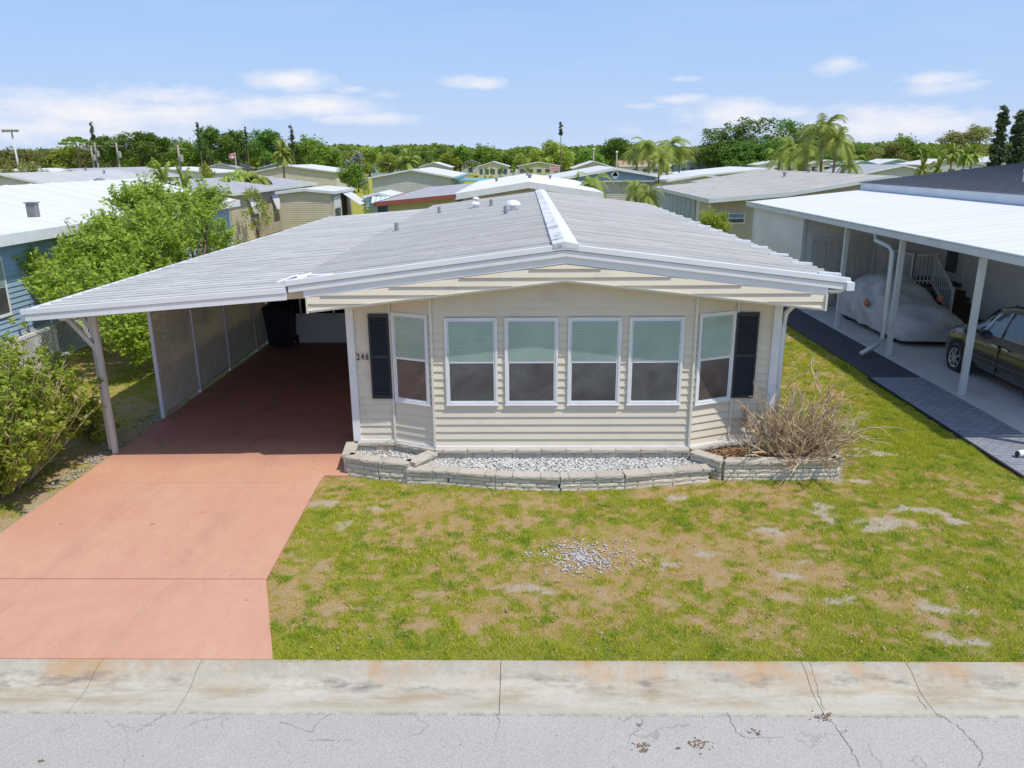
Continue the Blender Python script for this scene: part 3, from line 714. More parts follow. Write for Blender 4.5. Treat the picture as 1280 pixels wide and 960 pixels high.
# electric meter-like skirt: block base under the siding
def block_mat(name, c1, c2):
    t = NT(name); rnd = t.n('ShaderNodeNewGeometry').outputs['Random Per Island']
    col = t.mix(rnd, c1, c2); col = t.mix(t.ramp(t.noise(7, 8, .75), .55, .75, 0, .45), col, (.30, .275, .24)); 
    col = t.mix(t.ramp(t.noise(2.2, 6, .7), .55, .75, 0, .5), col, (.56, .50, .41))
    t.principled(col, .95, t.bump(t.math('ADD', t.noise(30, 6, .75), t.noise(9, 6, .7)), .9, .02), Specular_IOR_Level=.15); return t.m
BLK = block_mat('split_face_block', (.64, .57, .46), (.80, .72, .59)); CAP = block_mat('wall_cap_stone', (.47, .425, .36), (.57, .52, .445))
MORT = M('dark_block_core', (.17, .155, .14), None, 5, .95)  # even dark grey-brown for the block core
def blocks(path, z0, z1, course, mat, name, parent, thick=.14, blen=.34, cap=False, offs=0.):
    """lay separate split-face blocks along a polyline; one mesh"""
    b = MB(); k = 0
    seg = [(Vector((*p, 0)), Vector((*q, 0))) for p, q in zip(path, path[1:])]
    tot = [0]
    for p, q in seg: tot.append(tot[-1]+(q-p).length)
    def at(s):
        s = max(0, min(s, tot[-1]-1e-6))
        for i, (p, q) in enumerate(seg):
            if s <= tot[i+1]: return p+(q-p)*((s-tot[i])/(q-p).length)
    z = z0
    while z < z1-.01:
        s = -blen*(.5 if k % 2 else 0)-offs
        while s < tot[-1]:
            ln = blen*random.uniform(.82, 1.15) if not cap else blen
            cuts = [max(s, 0)+.004]+[t for t in tot[1:-1] if s < t < s+ln]+[min(s+ln, tot[-1])-.004]
            for a, c in zip(cuts, cuts[1:]):
                if c-a < .03: continue
                p, q = at(a), at(c); d = (q-p).normalized(); n = Vector((d.y, -d.x, 0))
                jt = random.uniform(-.006, .012)
                h = min(course, z1-z)-.007
                # rough front face: 5x2 grid
                nu, nv = 5, 3
                fr_ = [[p+(q-p)*(i/nu)+n*(thick/2+jt*.5+random.uniform(-.005, .005)*(0 < i < nu)*(0 < j < nv)-(.006 if i in (0, nu) or j in (0, nv) else 0))+Vector((0, 0, z+h*j/nv)) for i in range(nu+1)] for j in range(nv+1)]
                i0 = len(b.v)
                for row in fr_: b.v += [tuple(x) for x in row]
                for j in range(nv):
                    for i in range(nu):
                        a0 = i0+j*(nu+1)+i; b.f.append((a0, a0+1, a0+nu+2, a0+nu+1))
                bk = [p-n*thick/2+Vector((0, 0, z)), q-n*thick/2+Vector((0, 0, z)), q-n*thick/2+Vector((0, 0, z+h)), p-n*thick/2+Vector((0, 0, z+h))]
                j0 = len(b.v); b.v += [tuple(x) for x in bk]
                tl = i0+nv*(nu+1)
                b.f.append((j0+1, j0, j0+3, j0+2)); b.f.append(tuple(tl+i for i in range(nu+1))+(j0+2, j0+3))
                b.f.append((i0, j0, j0+3, tl) if False else (i0,)+tuple(i0+(nu+1)*j for j in range(1, nv+1))+(j0+3, j0))
                b.f.append((i0+nu, j0+1, j0+2)+tuple(i0+nu+(nu+1)*j for j in range(nv, 0, -1)))
            s += ln
        z += course; k += 1
    return b.build(name, mat, parent)
basepath = [(WX0-.02, WY-.02), (BL0+.02, WY-.02), (BL1, BYc-.05), (BR1, BYc-.05), (BR0-.02, WY-.02), (WX1+.02, WY-.02)]
blocks(basepath, -.02, .245, .085, BLK, 'block_skirt', house, .10)
blocks(basepath, .246, .315, .07, CAP, 'skirt_cap', house, .17, .40, True)

# carport roof, posts, lattice, porch
CX0 = -7.64; cz0, cz1 = 2.67, 2.975; CYB = 30.9
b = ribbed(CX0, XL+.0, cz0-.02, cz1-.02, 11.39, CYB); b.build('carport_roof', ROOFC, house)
def cstrip(y0, y1, dz, h, xa=CX0-.02, xb=XL-.004):
    b = MB(); za = cz0+dz+(xa-CX0)*.0773; zb = cz0+dz+(xb-CX0)*.0773
    b.hexa([(xa,y0,za-h),(xb,y0,zb-h),(xb,y1,zb-h),(xa,y1,za-h),(xa,y0,za),(xb,y0,zb),(xb,y1,zb),(xa,y1,za)]); return b
cstrip(YF-.05, YF-.02, .025, .085).build('carport_fascia', FASC, house, bevel=.005)
cstrip(YF-.035, YF-.02, -.066, .10, CX0+.02).build('carport_fascia', FASC, house, bevel=.005)
b = MB(); b.box(CX0-.05, CX0+.01, YF-.02, CYB, cz0-.14, cz0+.0); b.build('carport_gutter', FASC, house)
b = MB(); b.box(-7.13, -7.03, YF+.02, CYB, cz0-.16, cz0-.05+.03); 
for y in (12.27, 16.2, 20.4): b.hexa([(-7.5,y-.05,2.45),(-2.9,y-.05,2.74),(-2.9,y+.05,2.74),(-7.5,y+.05,2.45),(-7.5,y-.05,2.58),(-2.9,y-.05,2.90),(-2.9,y+.05,2.90),(-7.5,y+.05,2.58)])
b.build('carport_beam', WHITE, house)
PW = M('weathered_white_wood_post', (.70, .68, .66), (.60, .57, .54), 4, .7, .2, 40, stretch=(4, 4, .5))
b = MB(); b.box(-7.11, -7.03, 12.23, 12.31, .0, 2.55); b.box(-7.20, -7.115, 12.30, 12.38, .06, 2.52)
b.beam((-7.1, 12.27, 1.85), (-7.55, 12.2, 2.5), .07); b.beam((-7.2, 12.35, 2.2), (-7.35, 12.35, 2.5), .07)
b.build('carport_post', PW, house, bevel=.006)
LATT = M('tan_lattice_wood', (.74, .67, .57), (.64, .56, .48), 3, .7)
py_ = [14.13] + [gz(a, c).y for a, c in ((253.7, 490), (291, 463), (322.5, 439))] + [20.45]
for y in py_:
    b = MB(); b.box(-7.11, -7.04, y-.035, y+.035, .0, 2.56); b.build('carport_post', FASC, house)
for ya, yb in zip(py_, py_[1:]):
    b = MB(); ya += .04; yb -= .04; z0, z1 = .12, 2.45; L = yb-ya; Hh = z1-z0; st = .092
    for sgn, xo in ((1, 0), (-1, .009)):
        c = -Hh
        while c < L:
            # line y = c + t, z = t
            t0, t1 = max(0, -c), min(Hh, L-c)
            if t1-t0 > .02:
                pa = (ya+c+t0, z0+t0); pb = (ya+c+t1, z0+t1)
                if sgn < 0: pa = (ya+yb-pa[0], pa[1]); pb = (ya+yb-pb[0], pb[1])
                b.beam((-7.075+xo, *pa), (-7.075+xo, *pb), .009, .038, (1, 0, 0)) if False else None
                d = Vector((0, pb[0]-pa[0], pb[1]-pa[1])).normalized(); n = Vector((0, -d.z, d.y))
                b.ob(Vector((-7.08+xo, *pa))-n*.019, Vector((.008, 0, 0)), n*.034, Vector((0, pb[0]-pa[0], pb[1]-pa[1])))
            c += st
    b.box(-7.085, -7.055, ya, yb, z0-.03, z0+.01); b.box(-7.085, -7.055, ya, yb, z1, z1+.04)
    b.build('lattice_panel', LATT, house)
# screened porch at the back of the carport
b = MB(); b.box(-7.0, -2.86, 20.45, 20.55, .02, .78); b.build('porch_kneewall', WHITE, house)
b = MB()
for px in (376, 417): x = gy(px, 400, 20.4).x; b.box(x-.03, x+.03, 20.46, 20.53, .78, 2.64)
b.box(-7., -6.94, 20.46, 20.53, .78, 2.6); b.box(-2.92, -2.86, 20.46, 20.53, .78, 2.9)
b.box(-7., -2.86, 20.46, 20.53, .78, .83); b.build('porch_frame', WHITE, house)
def screen_mat():
    t = NT('porch_insect_screen'); d = t.n('ShaderNodeBsdfDiffuse', s_Color=(.02, .02, .02, 1)); tr = t.n('ShaderNodeBsdfTransparent')
    mx = t.n('ShaderNodeMixShader', i0=.45); t.t.links.new(d.outputs[0], mx.inputs[1]); t.t.links.new(tr.outputs[0], mx.inputs[2]); t.t.links.new(mx.outputs[0], t.out.inputs[0]); return t.m
b = MB(); b.hexa([(-6.95,20.495,.83),(-2.9,20.495,.83),(-2.9,20.499,.83),(-6.95,20.499,.83),(-6.95,20.495,2.62),(-2.9,20.495,2.92),(-2.9,20.499,2.92),(-6.95,20.499,2.62)]); b.build('porch_screen', screen_mat(), house)
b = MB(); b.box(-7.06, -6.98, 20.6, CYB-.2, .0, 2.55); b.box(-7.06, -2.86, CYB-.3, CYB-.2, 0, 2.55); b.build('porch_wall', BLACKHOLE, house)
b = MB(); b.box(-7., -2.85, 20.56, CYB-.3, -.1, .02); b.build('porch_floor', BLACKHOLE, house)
# porch chair
cpos = gy(378, 395, 21.5)
ch = empty('patio_chair', (cpos.x, 21.5, .02), 'white patio chair behind the porch screen at the back of the carport', 'chair')
b = MB(); b.ob((cpos.x-.25, 21.25, .42), (.5, 0, 0), (0, .5, -.02), (0, 0, .04)); b.build('seat', WHITE, ch, bevel=.01)
for sx in (-.24, .20):
    for sy in (21.27, 21.7): b = MB(); b.box(cpos.x+sx, cpos.x+sx+.04, sy, sy+.04, .02, .43); b.build('leg', WHITE, ch)
b = MB()
for k in range(5): b.ob((cpos.x-.24+k*.1, 21.74, .46), (.07, 0, 0), (0, .02, 0), (0, .16, .95))
b.ob((cpos.x-.25, 21.88, 1.38), (.5, 0, 0), (0, .03, 0), (0, 0, .08)); b.build('backrest', WHITE, ch)
for sx in (-.29, .24): b = MB(); b.box(cpos.x+sx, cpos.x+sx+.05, 21.25, 21.8, .64, .67); b.box(cpos.x+sx, cpos.x+sx+.04, 21.27, 21.31, .43, .64); b.build('armrest', WHITE, ch)

# wheelie bin
bp = gz(349, 436); bx0 = bp.x-.36; by0 = bp.y
BIN = M('navy_black_bin_plastic', (.014, .017, .028), (.02, .024, .036), 4, .45)
bin_ = empty('wheelie_bin', (bx0+.36, by0+.35, .014), 'tall navy black wheeled rubbish bin at the end of the lattice in the carport', 'bin')
b = MB(); b.hexa([(bx0+.07,by0+.06,.08),(bx0+.65,by0+.06,.08),(bx0+.65,by0+.62,.08),(bx0+.07,by0+.62,.08),(bx0,by0,1.05),(bx0+.72,by0,1.05),(bx0+.72,by0+.75,1.05),(bx0,by0+.75,1.05)])
b.box(bx0-.02, bx0+.74, by0-.02, by0+.77, 1.02, 1.08); b.build('body', BIN, bin_, bevel=.02)
b = MB(); b.hexa([(bx0-.03,by0-.04,1.085),(bx0+.75,by0-.04,1.085),(bx0+.75,by0+.8,1.085),(bx0-.03,by0+.8,1.085),(bx0+.04,by0+.05,1.15),(bx0+.68,by0+.05,1.15),(bx0+.68,by0+.74,1.2),(bx0+.04,by0+.74,1.2)]); b.build('lid', BIN, bin_, bevel=.015)
for xx in (bx0+.0, bx0+.66): b = MB(); b.lathe((xx, by0+.66, .125), [(.11, 0), (.125, .01), (.125, .06), (.11, .07)], 16, 'x'); b.build('wheel', BLACK, bin_)
b = MB(); b.tube([(bx0+.08, by0+.82, 1.08), (bx0+.64, by0+.82, 1.08)], .02, 8); b.build('handle', BIN, bin_)

# ------------------------------------------------------------------ planter
pl = empty('planter_wall', (.9, 11.2, 0), 'curved low stone block planter with white gravel along the front of the beige house', 'planter')
def g2(px, py, z): p = gz(px, py, z); return (p.x, p.y)
lbox = [(WX0-.06, 12.02), (-2.86, 11.42), g2(475, 574, .31), g2(513, 577, .31), g2(541, 564, .31)]
lbox[1] = (-2.84, 11.43)
mid = [g2(515, 580, .23), g2(560, 586, .23), g2(620, 591, .23), g2(700, 593.5, .23), g2(780, 591, .23), g2(840, 586, .23), g2(888, 580, .23), (3.02, 11.36)]
mid = [(lbox[3][0]-.05, lbox[3][1]-.02)]+mid[1:6]+[g2(886, 581, .25)]
rbox = [g2(866, 563, .31), g2(905, 574.5, .31), g2(980, 574, .31), g2(1048, 573, .31), (4.93, 12.05)]
blocks(lbox, -.03, .25, .078, BLK, 'block_course', pl, .16, .30); blocks(lbox, .251, .315, .064, CAP, 'cap_stone', pl, .21, .42, True)
blocks(mid, -.03, .17, .07, BLK, 'block_course', pl, .16, .30, offs=.1); blocks(mid, .171, .235, .064, CAP, 'cap_stone', pl, .21, .42, True)
blocks(rbox, -.03, .25, .07, BLK, 'block_course', pl, .16, .30, offs=.2); blocks(rbox, .251, .315, .064, CAP, 'cap_stone', pl, .21, .42, True)
SOIL = M('planter_soil', (.30, .26, .22), (.22, .19, .16), 8, .95, .5, 60)
b = MB(); poly = [(WX0, 12.06)]+lbox[1:4]+mid[1:-1]+rbox[1:4]+[(4.9, 12.0), (WX1, 12.06), (BR0, 12.06), (BR1, BYc), (BL1, BYc), (BL0, 12.06)]
b.v = [(x, y, .13) for x, y in poly]; b.f = [tuple(range(len(poly)))]; b.build('soil_bed', SOIL, pl)
def inpoly(x, y, poly):
    r_ = np.zeros(len(x), bool); j = len(poly)-1
    for i in range(len(poly)):
        xi, yi = poly[i]; xj, yj = poly[j]
        c = ((yi > y) != (yj > y)) & (x < (xj-xi)*(y-yi)/((yj-yi) or 1e-9)+xi); r_ ^= c; j = i
    return r_
pl_in = poly
diag = [lbox[3], lbox[4]]; rdx = rbox[0][0]
def grav(n):
    x = rng.uniform(-2.85, 3.1, n); y = rng.uniform(10.9, 12.05, n); k = inpoly(x, y, pl_in)
    k &= ~((x > rdx-.1) & (y > rbox[1][1]+(rbox[0][1]-rbox[1][1])*(rbox[1][0]-x)/(rbox[1][0]-rbox[0][0])))
    x, y = x[k], y[k]; return np.stack([x, y, .135+rng.random(len(x))*.03], -1)
stones(17000, grav, .012, .026, STM, 'gravel', 'white limestone gravel filling the planter below the bay windows', 'gravel', tint=((.28, .27, .25), (.70, .69, .66)))
def mul(n):
    x = rng.uniform(rdx-.1, 4.95, n); y = rng.uniform(11.1, 12.05, n); k = inpoly(x, y, pl_in)
    k &= (x > rbox[1][0]) | (y > rbox[1][1]+(rbox[0][1]-rbox[1][1])*(rbox[1][0]-x)/(rbox[1][0]-rbox[0][0])+.02)
    x, y = x[k], y[k]; return np.stack([x, y, .17+rng.random(len(x))*.06], -1)
stones(7000, mul, .02, .042, STM, 'dead_leaves', 'brown dead leaves heaped in the right end of the planter', 'leaves', flat=.15, tint=((.16, .085, .045), (.46, .27, .13)))
def patchs(n):
    c = gz(722, 697); a = rng.uniform(0, 6.28, n); r_ = np.abs(rng.normal(0, .27, n))+rng.choice([0, .12], n)*(1+rng.random(n))
    x = c.x+np.cos(a)*r_*1.25+.03; y = c.y+np.sin(a)*r_*.85
    k = vnoise(x, y, 9, 3)+.4*np.exp(-(r_/.25)**2) > .45; x, y = x[k], y[k]
    return np.stack([x, y, (fbm(x, y, .5, 5)-.5)*.05-.012+rng.random(len(x))*.012], -1)
stones(900, patchs, .008, .02, STM, 'stone_chips', 'scatter of white stone chips in the bare middle of the lawn', 'stones', tint=((.24, .22, .20), (.60, .58, .57)))
def lst(n):
    x = rng.normal(-7.3, .14, n); y = rng.uniform(10.8, 15, n); k = (x < -7.14) & (x > -7.9) & (vnoise(x, y, 3, 8) > .42); x, y = x[k], y[k]
    return np.stack([x, y, .0+rng.random(len(x))*.02], -1)
stones(700, lst, .008, .026, STM, 'edge_stones', 'grey and white rubble stones along the left edge of the driveway', 'stones', tint=((.16, .15, .14), (.45, .43, .41)))
def litter(n):
    x = rng.uniform(-2.5, 7.6, n); y = rng.uniform(6.7, 11, n); k = in_lawn(x, y) & (vnoise(x, y, 2, 19) > .45); x, y = x[k], y[k]
    return np.stack([x, y, .005+rng.random(len(x))*.02], -1)
stones(1500, litter, .006, .018, STM, 'leaf_litter', 'small dry leaves and chips strewn over the front lawn', 'leaves', flat=.2, tint=((.25, .17, .09), (.50, .40, .27)))
def clod(n):
    out = []
    for px, py, r_, w in ((803, 931, .035, 1), (872, 930, .05, 1.3), (805, 938, .02, .6), (1028, 897, .045, 1), (945, 915, .035, .5), (800, 906, .012, .3), (848, 935, .012, .3), (50, 951, .012, .3), (1035, 893, .03, .5)):
        c = gz(px, py, -.082); k = int(n*w/6); out.append(np.stack([rng.normal(c.x, r_, k), rng.normal(c.y, r_*.6, k), np.full(k, -.082)], -1))
    return np.concatenate(out)
stones(260, clod, .004, .013, STM, 'dirt_crumbs', 'brown dirt crumbs dropped on the grey road', 'dirt', flat=.3, tint=((.10, .07, .05), (.28, .20, .13)))
def rlit(n):
    x = rng.uniform(-5.5, 5.2, n); y = rng.uniform(5.0, 5.95, n)
    y = np.where(rng.random(n) < .35, rng.normal(5.93, .02, n), y)
    return np.stack([x, y, np.full(n, -.083)], -1)
stones(260, rlit, .003, .008, STM, 'road_grit', 'fine dark grit and leaf bits scattered on the road by the kerb', 'grit', flat=.3, tint=((.10, .08, .06), (.4, .33, .25)))
def dl(n):
    x = rng.uniform(-7, -3.3, n); y = rng.uniform(6.7, 12, n); return np.stack([x, y, np.full(n, .016)], -1)
stones(26, dl, .005, .016, STM, 'driveway_leaves', 'few dry leaf bits lying on the red driveway', 'leaves', flat=.2, tint=((.16, .09, .05), (.8, .75, .68)))

# ------------------------------------------------------------------ vegetation helpers
def leafcloud(P, size, aspect=.55, droop=.0, N=None):
    n = len(P); a = rng.normal(size=(n, 3)); a[:, 2] = a[:, 2]*.6-droop; a /= np.linalg.norm(a, axis=1)[:, None]
    if N is None: N = rng.normal(size=(n, 3)); N[:, 2] = np.abs(N[:, 2])+.5
    b_ = np.cross(a, N); b_ /= (np.linalg.norm(b_, axis=1)[:, None]+1e-9)
    s = (size*(.6+.8*rng.random(n)))[:, None]
    A = P-a*s*.5; C = P+a*s*.5; B = P+b_*s*aspect*.5; D = P-b_*s*aspect*.5
    V = np.stack([A, B, C, D], 1).reshape(-1, 3); return V, np.arange(4*n).reshape(-1, 4)
def blobpts(blobs, n, hollow=.45):
    w = np.array([bb[3]**2 for bb in blobs]); w = w/w.sum(); idx = rng.choice(len(blobs), n, p=w)
    d = rng.normal(size=(n, 3)); d /= np.linalg.norm(d, axis=1)[:, None]
    B = np.array([bb[:4] for bb in blobs])[idx]; fl = np.array([bb[4] if len(bb) > 4 else .8 for bb in blobs])[idx]
    r_ = B[:, 3]*(hollow+(1-hollow)*rng.random(n)**.6)*(1+.18*rng.normal(size=n))
    P = B[:, :3]+d*r_[:, None]*np.stack([np.ones(n), np.ones(n), fl], -1); return P
def tree_proto(name, label, mat, h=9., w=9., n=5200, leaf=.42, nb=16, flat=.75, base=.32, seed=1, group='broadleaf trees on the skyline', trunk=True, cat='tree'):
    rs = random.Random(seed)
    root = empty(name, (0, 0, 0), label, cat, group)
    blobs = []
    for k in range(nb):
        a = rs.uniform(0, 6.28); q = rs.random()**.5; zz = rs.uniform(0, 1)
        rr = w*.5*(1-.5*zz**2)*q*.8
        blobs.append((math.cos(a)*rr, math.sin(a)*rr, h*(base+.08)+(h*(1-base)-w*.16)*zz*.92, w*rs.uniform(.11, .22), flat))
    for k in range(nb*2):                                         # small outer sprays break the outline
        bb = rs.choice(blobs[:nb]); a = rs.uniform(0, 6.28); e = rs.uniform(-.2, 1.2)
        blobs.append((bb[0]+math.cos(a)*math.cos(e)*bb[3], bb[1]+math.sin(a)*math.cos(e)*bb[3], bb[2]+math.sin(e)*bb[3]*.9, bb[3]*rs.uniform(.3, .5), .8))
    P = blobpts(blobs, n)
    V, Fc = leafcloud(P, leaf); cr = npmesh('crown', V, Fc, mat, root)
    if trunk:
        b = MB(); b.tube([(0, 0, 0), (.1, .05, h*base*.6), (.0, .1, h*base), (.1, 0, h*.7)], [h*.035, h*.028, h*.022, h*.008], 8)
        for k in range(6):
            bb = blobs[rs.randrange(nb)]; z0 = h*base*rs.uniform(.7, 1.1)
            b.tube([(0, .05, z0), (bb[0]*.5, bb[1]*.5, (z0+bb[2])*.5+.2), (bb[0], bb[1], bb[2])], [h*.014, h*.009, h*.004], 6)
        b.build('trunk', BARK, root, smooth=True)
    return root
def frond_mesh(n_fr, L, droop, leaf_w, up_=.9, seed=0, leaflets=30, drop=.32):
    rs = random.Random(seed); V = []; Fc = []
    for k in range(n_fr):
        a = 6.283*k/n_fr*1.0+rs.uniform(-.3, .3); e = rs.uniform(-.35, 1.25)*up_; l = L*rs.uniform(.8, 1.1)
        d = Vector((math.cos(a), math.sin(a), 0)); p = Vector((0, 0, 0)); v = d*math.cos(e)+Vector((0, 0, math.sin(e)))
        pts = [p.copy()]
        for s in range(leaflets):
            v = (v+Vector((0, 0, -droop/leaflets*(1+1.5*s/leaflets)))).normalized(); p = p+v*l/leaflets; pts.append(p.copy())
        for s in range(2, leaflets):
            t = s/leaflets; c = pts[s]; dd = (pts[s+1]-pts[s-1]).normalized() if s+1 < len(pts) else v
            side = dd.cross(Vector((0, 0, 1))).normalized(); ll = L*.26*math.sin(math.pi*(.12+.85*t))**.7*rs.uniform(.8, 1.15)
            for sg in (-1, 1):
                tip = c+side*sg*ll*.75+dd*ll*.45-Vector((0, 0, ll*drop*rs.uniform(.6, 1.2)))
                w_ = dd*leaf_w/2; i = len(V); V += [c-w_, c+w_, tip]; Fc.append((i, i+1, i+2))
        for s in range(leaflets-1):
            u = Vector((0, 0, .02)); i = len(V); V += [pts[s]-u, pts[s+1]-u*.5, pts[s+1]+u*.5, pts[s]+u]; Fc.append((i, i+1, i+2)); Fc.append((i, i+2, i+3))
    return np.array([tuple(v) for v in V]), np.array(Fc)
def palm_proto(label, h, L, n_fr=16, droop=1.5, seed=0, mat=L_PALM, lw=.07, group='palms among the roofs', lean=.5, up_=.9, tr=.14):
    root = empty('palm_tree', (0, 0, 0), label, 'palm', group)
    b = MB(); n_ = 8; b.tube([(lean*(k/n_)**2, 0, h*k/n_) for k in range(n_+1)], [tr*1.3]+[tr*(1-.25*k/n_) for k in range(1, n_+1)], 10); b.build('trunk', PTRUNK, root, smooth=True)
    V, Fc = frond_mesh(n_fr, L, droop, lw, up_, seed); V = V+np.array([lean, 0, h]); npmesh('crown', V, Fc, mat, root)
    return root
def shrub(name, label, C, rx, ry, h, mat, n, leaf, cat='shrub', group=None, twigs=0, twm=BARK, seed=0, base=.15, nb=14, aspect=.5, clump=.22, tr=.012, hollow=.2):
    """irregular leafy shrub made of many small sprays, with its stems"""
    rs = random.Random(seed); root = empty(name, C, label, cat, group); blobs = []; st = MB()
    for k in range(nb):
        a = rs.uniform(0, 6.28); q = rs.random()**.5*.85; zz = rs.random()
        z = h*(base+(1-base)*zz*(1-.35*q*q)); f = math.sin(math.pi*(.25+.6*z/h))
        c = (math.cos(a)*q*rx*f, math.sin(a)*q*ry*f, z)
        blobs.append((*c, h*clump*rs.uniform(.5, 1.2)*.6, .9))
        if twigs:
            st.tube([(rs.uniform(-.1, .1), rs.uniform(-.1, .1), 0), (c[0]*.4, c[1]*.4, z*.5), c, (c[0]*1.12, c[1]*1.12, z+h*.06)], [tr, tr*.8, tr*.5, tr*.25], 5, False)
    P = blobpts(blobs, n, hollow); P = P[P[:, 2] > .02]; V, Fc = leafcloud(P, leaf, aspect); npmesh('foliage', V, Fc, mat, root)
    if twigs:
        st.v = [(a+C[0], b_+C[1], c+C[2]) for a, b_, c in st.v]; st.build('stems', twm, root)
    return root

# big light-green tree between the blue house and the carport roof
def near_tree():
    rs = random.Random(5); root = empty('broadleaf_tree', (-9.6, 19.5, 0), 'bright green spreading tree between the blue house and the carport roof', 'tree'); root.location = (-9.9, 20, 0)
    blobs = []; b = MB()
    # sprays named by where they stand (x, y, z, r)
    heads = []
    for px, py, Yy, r_ in ((185, 262, 23, .55), (158, 262, 22.5, .4), (205, 285, 22.5, .6), (170, 300, 21, .65), (135, 300, 21, .5), (105, 325, 19.5, .45), (80, 345, 19, .4), (45, 335, 19, .24),
                          (130, 340, 19.5, .6), (165, 330, 20, .6), (215, 320, 22, .6), (245, 285, 24, .5), (262, 262, 25, .42), (240, 310, 24.5, .5), (270, 300, 26, .45), (280, 320, 27, .35),
                          (95, 370, 18, .45), (130, 375, 18.5, .5), (60, 365, 18, .3), (160, 365, 19, .5), (250, 262, 24.5, .3), (225, 262, 23.5, .35), (190, 300, 21, .5), (150, 320, 20, .5),
                          (200, 345, 21, .5), (165, 415, 17.5, .5), (150, 400, 17, .4), (185, 400, 18.5, .5), (170, 435, 17, .35), (125, 395, 17.5, .3), (190, 430, 17.5, .4), (230, 340, 23, .4), (185, 248, 23, .28), (262, 250, 25, .2), (150, 425, 16.5, .3), (205, 385, 19, .5), (175, 385, 18.2, .45)):
        q = gy(px, py, Yy); heads.append((q.x+9.9, q.y-20, q.z, r_)); 
    for hx, hy, hz, r_ in heads:
        for k in range(9):
            a = rs.uniform(0, 6.28); e = rs.uniform(-1, 1.4); d = r_*rs.uniform(.2, 1.5)
            blobs.append((hx+math.cos(a)*math.cos(e)*d, hy+math.sin(a)*math.cos(e)*d, hz+math.sin(e)*d*.9, r_*rs.uniform(.25, .6), .9))
    P = blobpts(blobs, 25000, .02); P += rng.normal(size=P.shape)*.06; ext = []
    for hx, hy, hz, r_ in heads:
        for k in range(int(34*r_/.5)):
            a = rs.uniform(0, 6.28); e = rs.uniform(-.1, 1.3); d0 = r_*rs.uniform(.5, 1.1); L = rs.uniform(.25, .6)
            o_ = Vector((hx+math.cos(a)*math.cos(e)*d0, hy+math.sin(a)*math.cos(e)*d0, hz+math.sin(e)*d0)); dv = Vector((math.cos(a)*math.cos(e), math.sin(a)*math.cos(e), math.sin(e)+.6)).normalized()
            b.tube([o_, o_+dv*L], [.008, .003], 4, False)
            m_ = 26; tt = rng.random(m_)[:, None]; ext.append(np.array(o_)[None]+np.array(dv)[None]*L*tt+rng.normal(size=(m_, 3))*(.075*(1.15-tt*.7)))
    P = np.concatenate([P]+ext); V, Fc = leafcloud(P, .12, .42, .1); npmesh('crown', V, Fc, L_TREE, root)
    trunks = [(.2, -1.6), (.4, .8), (.1, 3.)]
    for tx, ty in trunks: b.tube([(tx, ty, 0), (tx+.1, ty, .8), (tx, ty+.1, 1.6)], [.10, .08, .06], 8)
    for hx, hy, hz, r_ in heads:
        tx, ty = min(trunks, key=lambda t: abs(t[1]-hy)); mx_, my = (tx+hx)/2, (ty+hy)/2
        b.tube([(tx, ty, min(1.3, hz*.5)), (mx_, my, hz*.6+.25), (hx, hy, hz), (hx*1.02, hy*1.02, hz+r_*.8)], [.045, .03, .016, .006], 6, False)
    b.v = [(a-9.9, c+20, d) for a, c, d in b.v]; b.build('trunk', BARK, root, smooth=True)
near_tree()

# front-left shrub
def left_bush():
    rs = random.Random(11); C = (-8.25, 10.85, 0)
    root = empty('leafy_shrub', C, 'large loose green shrub with bare stems at the left edge of the driveway', 'shrub'); b = MB(); blobs = []
    for k in range(270):
        a = rs.uniform(0, 6.28); q = rs.random()**.55; 
        bx_, by_ = math.cos(a)*.45*q, math.sin(a)*.75*q
        h = rs.uniform(.5, 1.0)*(2.35-.8*q*q)*(1.0 if rs.random() > .12 else 1.15)
        lx_, ly = math.cos(a)*1.45*q, math.sin(a)*2.0*q
        p0 = Vector((bx_, by_, 0)); p1 = Vector(((bx_+lx_)/2, (by_+ly)/2, h*.5)); p2 = Vector((lx_, ly, h))
        tw = [p0, p1+Vector((rs.uniform(-.06, .06), rs.uniform(-.06, .06), 0)), p2]
        b.tube(tw, [.012, .009, .004], 5, False)
        for s in range(7):
            t = .25+.75*s/6; c = p0.lerp(p1, t*2) if t < .5 else p1.lerp(p2, t*2-1)
            blobs.append((c.x+rs.uniform(-.12, .12), c.y+rs.uniform(-.12, .12), c.z+rs.uniform(-.05, .05), rs.uniform(.05, .10), .9))
        for s in range(3):
            t = rs.uniform(.4, .95); c = p1.lerp(p2, t); e = c+Vector((rs.uniform(-.2, .2), rs.uniform(-.2, .2), rs.uniform(.05, .28)))
            b.tube([c, e], [.005, .002], 4, False); blobs.append((*e, .07, .9))
    P = blobpts(blobs, 46000, .1); P = P[(P[:, 2] > .04)]; V, Fc = leafcloud(P, .07, .6); npmesh('foliage', V, Fc, L_BUSH, root)
    b.v = [(x+C[0], y+C[1], z) for x, y, z in b.v]; b.build('stems', TWIG, root)
left_bush()
shrub('croton_shrub', 'small yellow green shrub at the foot of the front carport post', (-7.85, 13.0, 0), .55, .5, .75, L_CROT, 2600, .085, twigs=1, seed=3, nb=26, clump=.28, aspect=.35)
shrub('croton_shrub', 'low dull shrub between the left bush and the carport post', (-8.9, 13.6, 0), .5, .6, .6, L_OLIVE, 1800, .07, twigs=1, seed=4, nb=22, clump=.28)

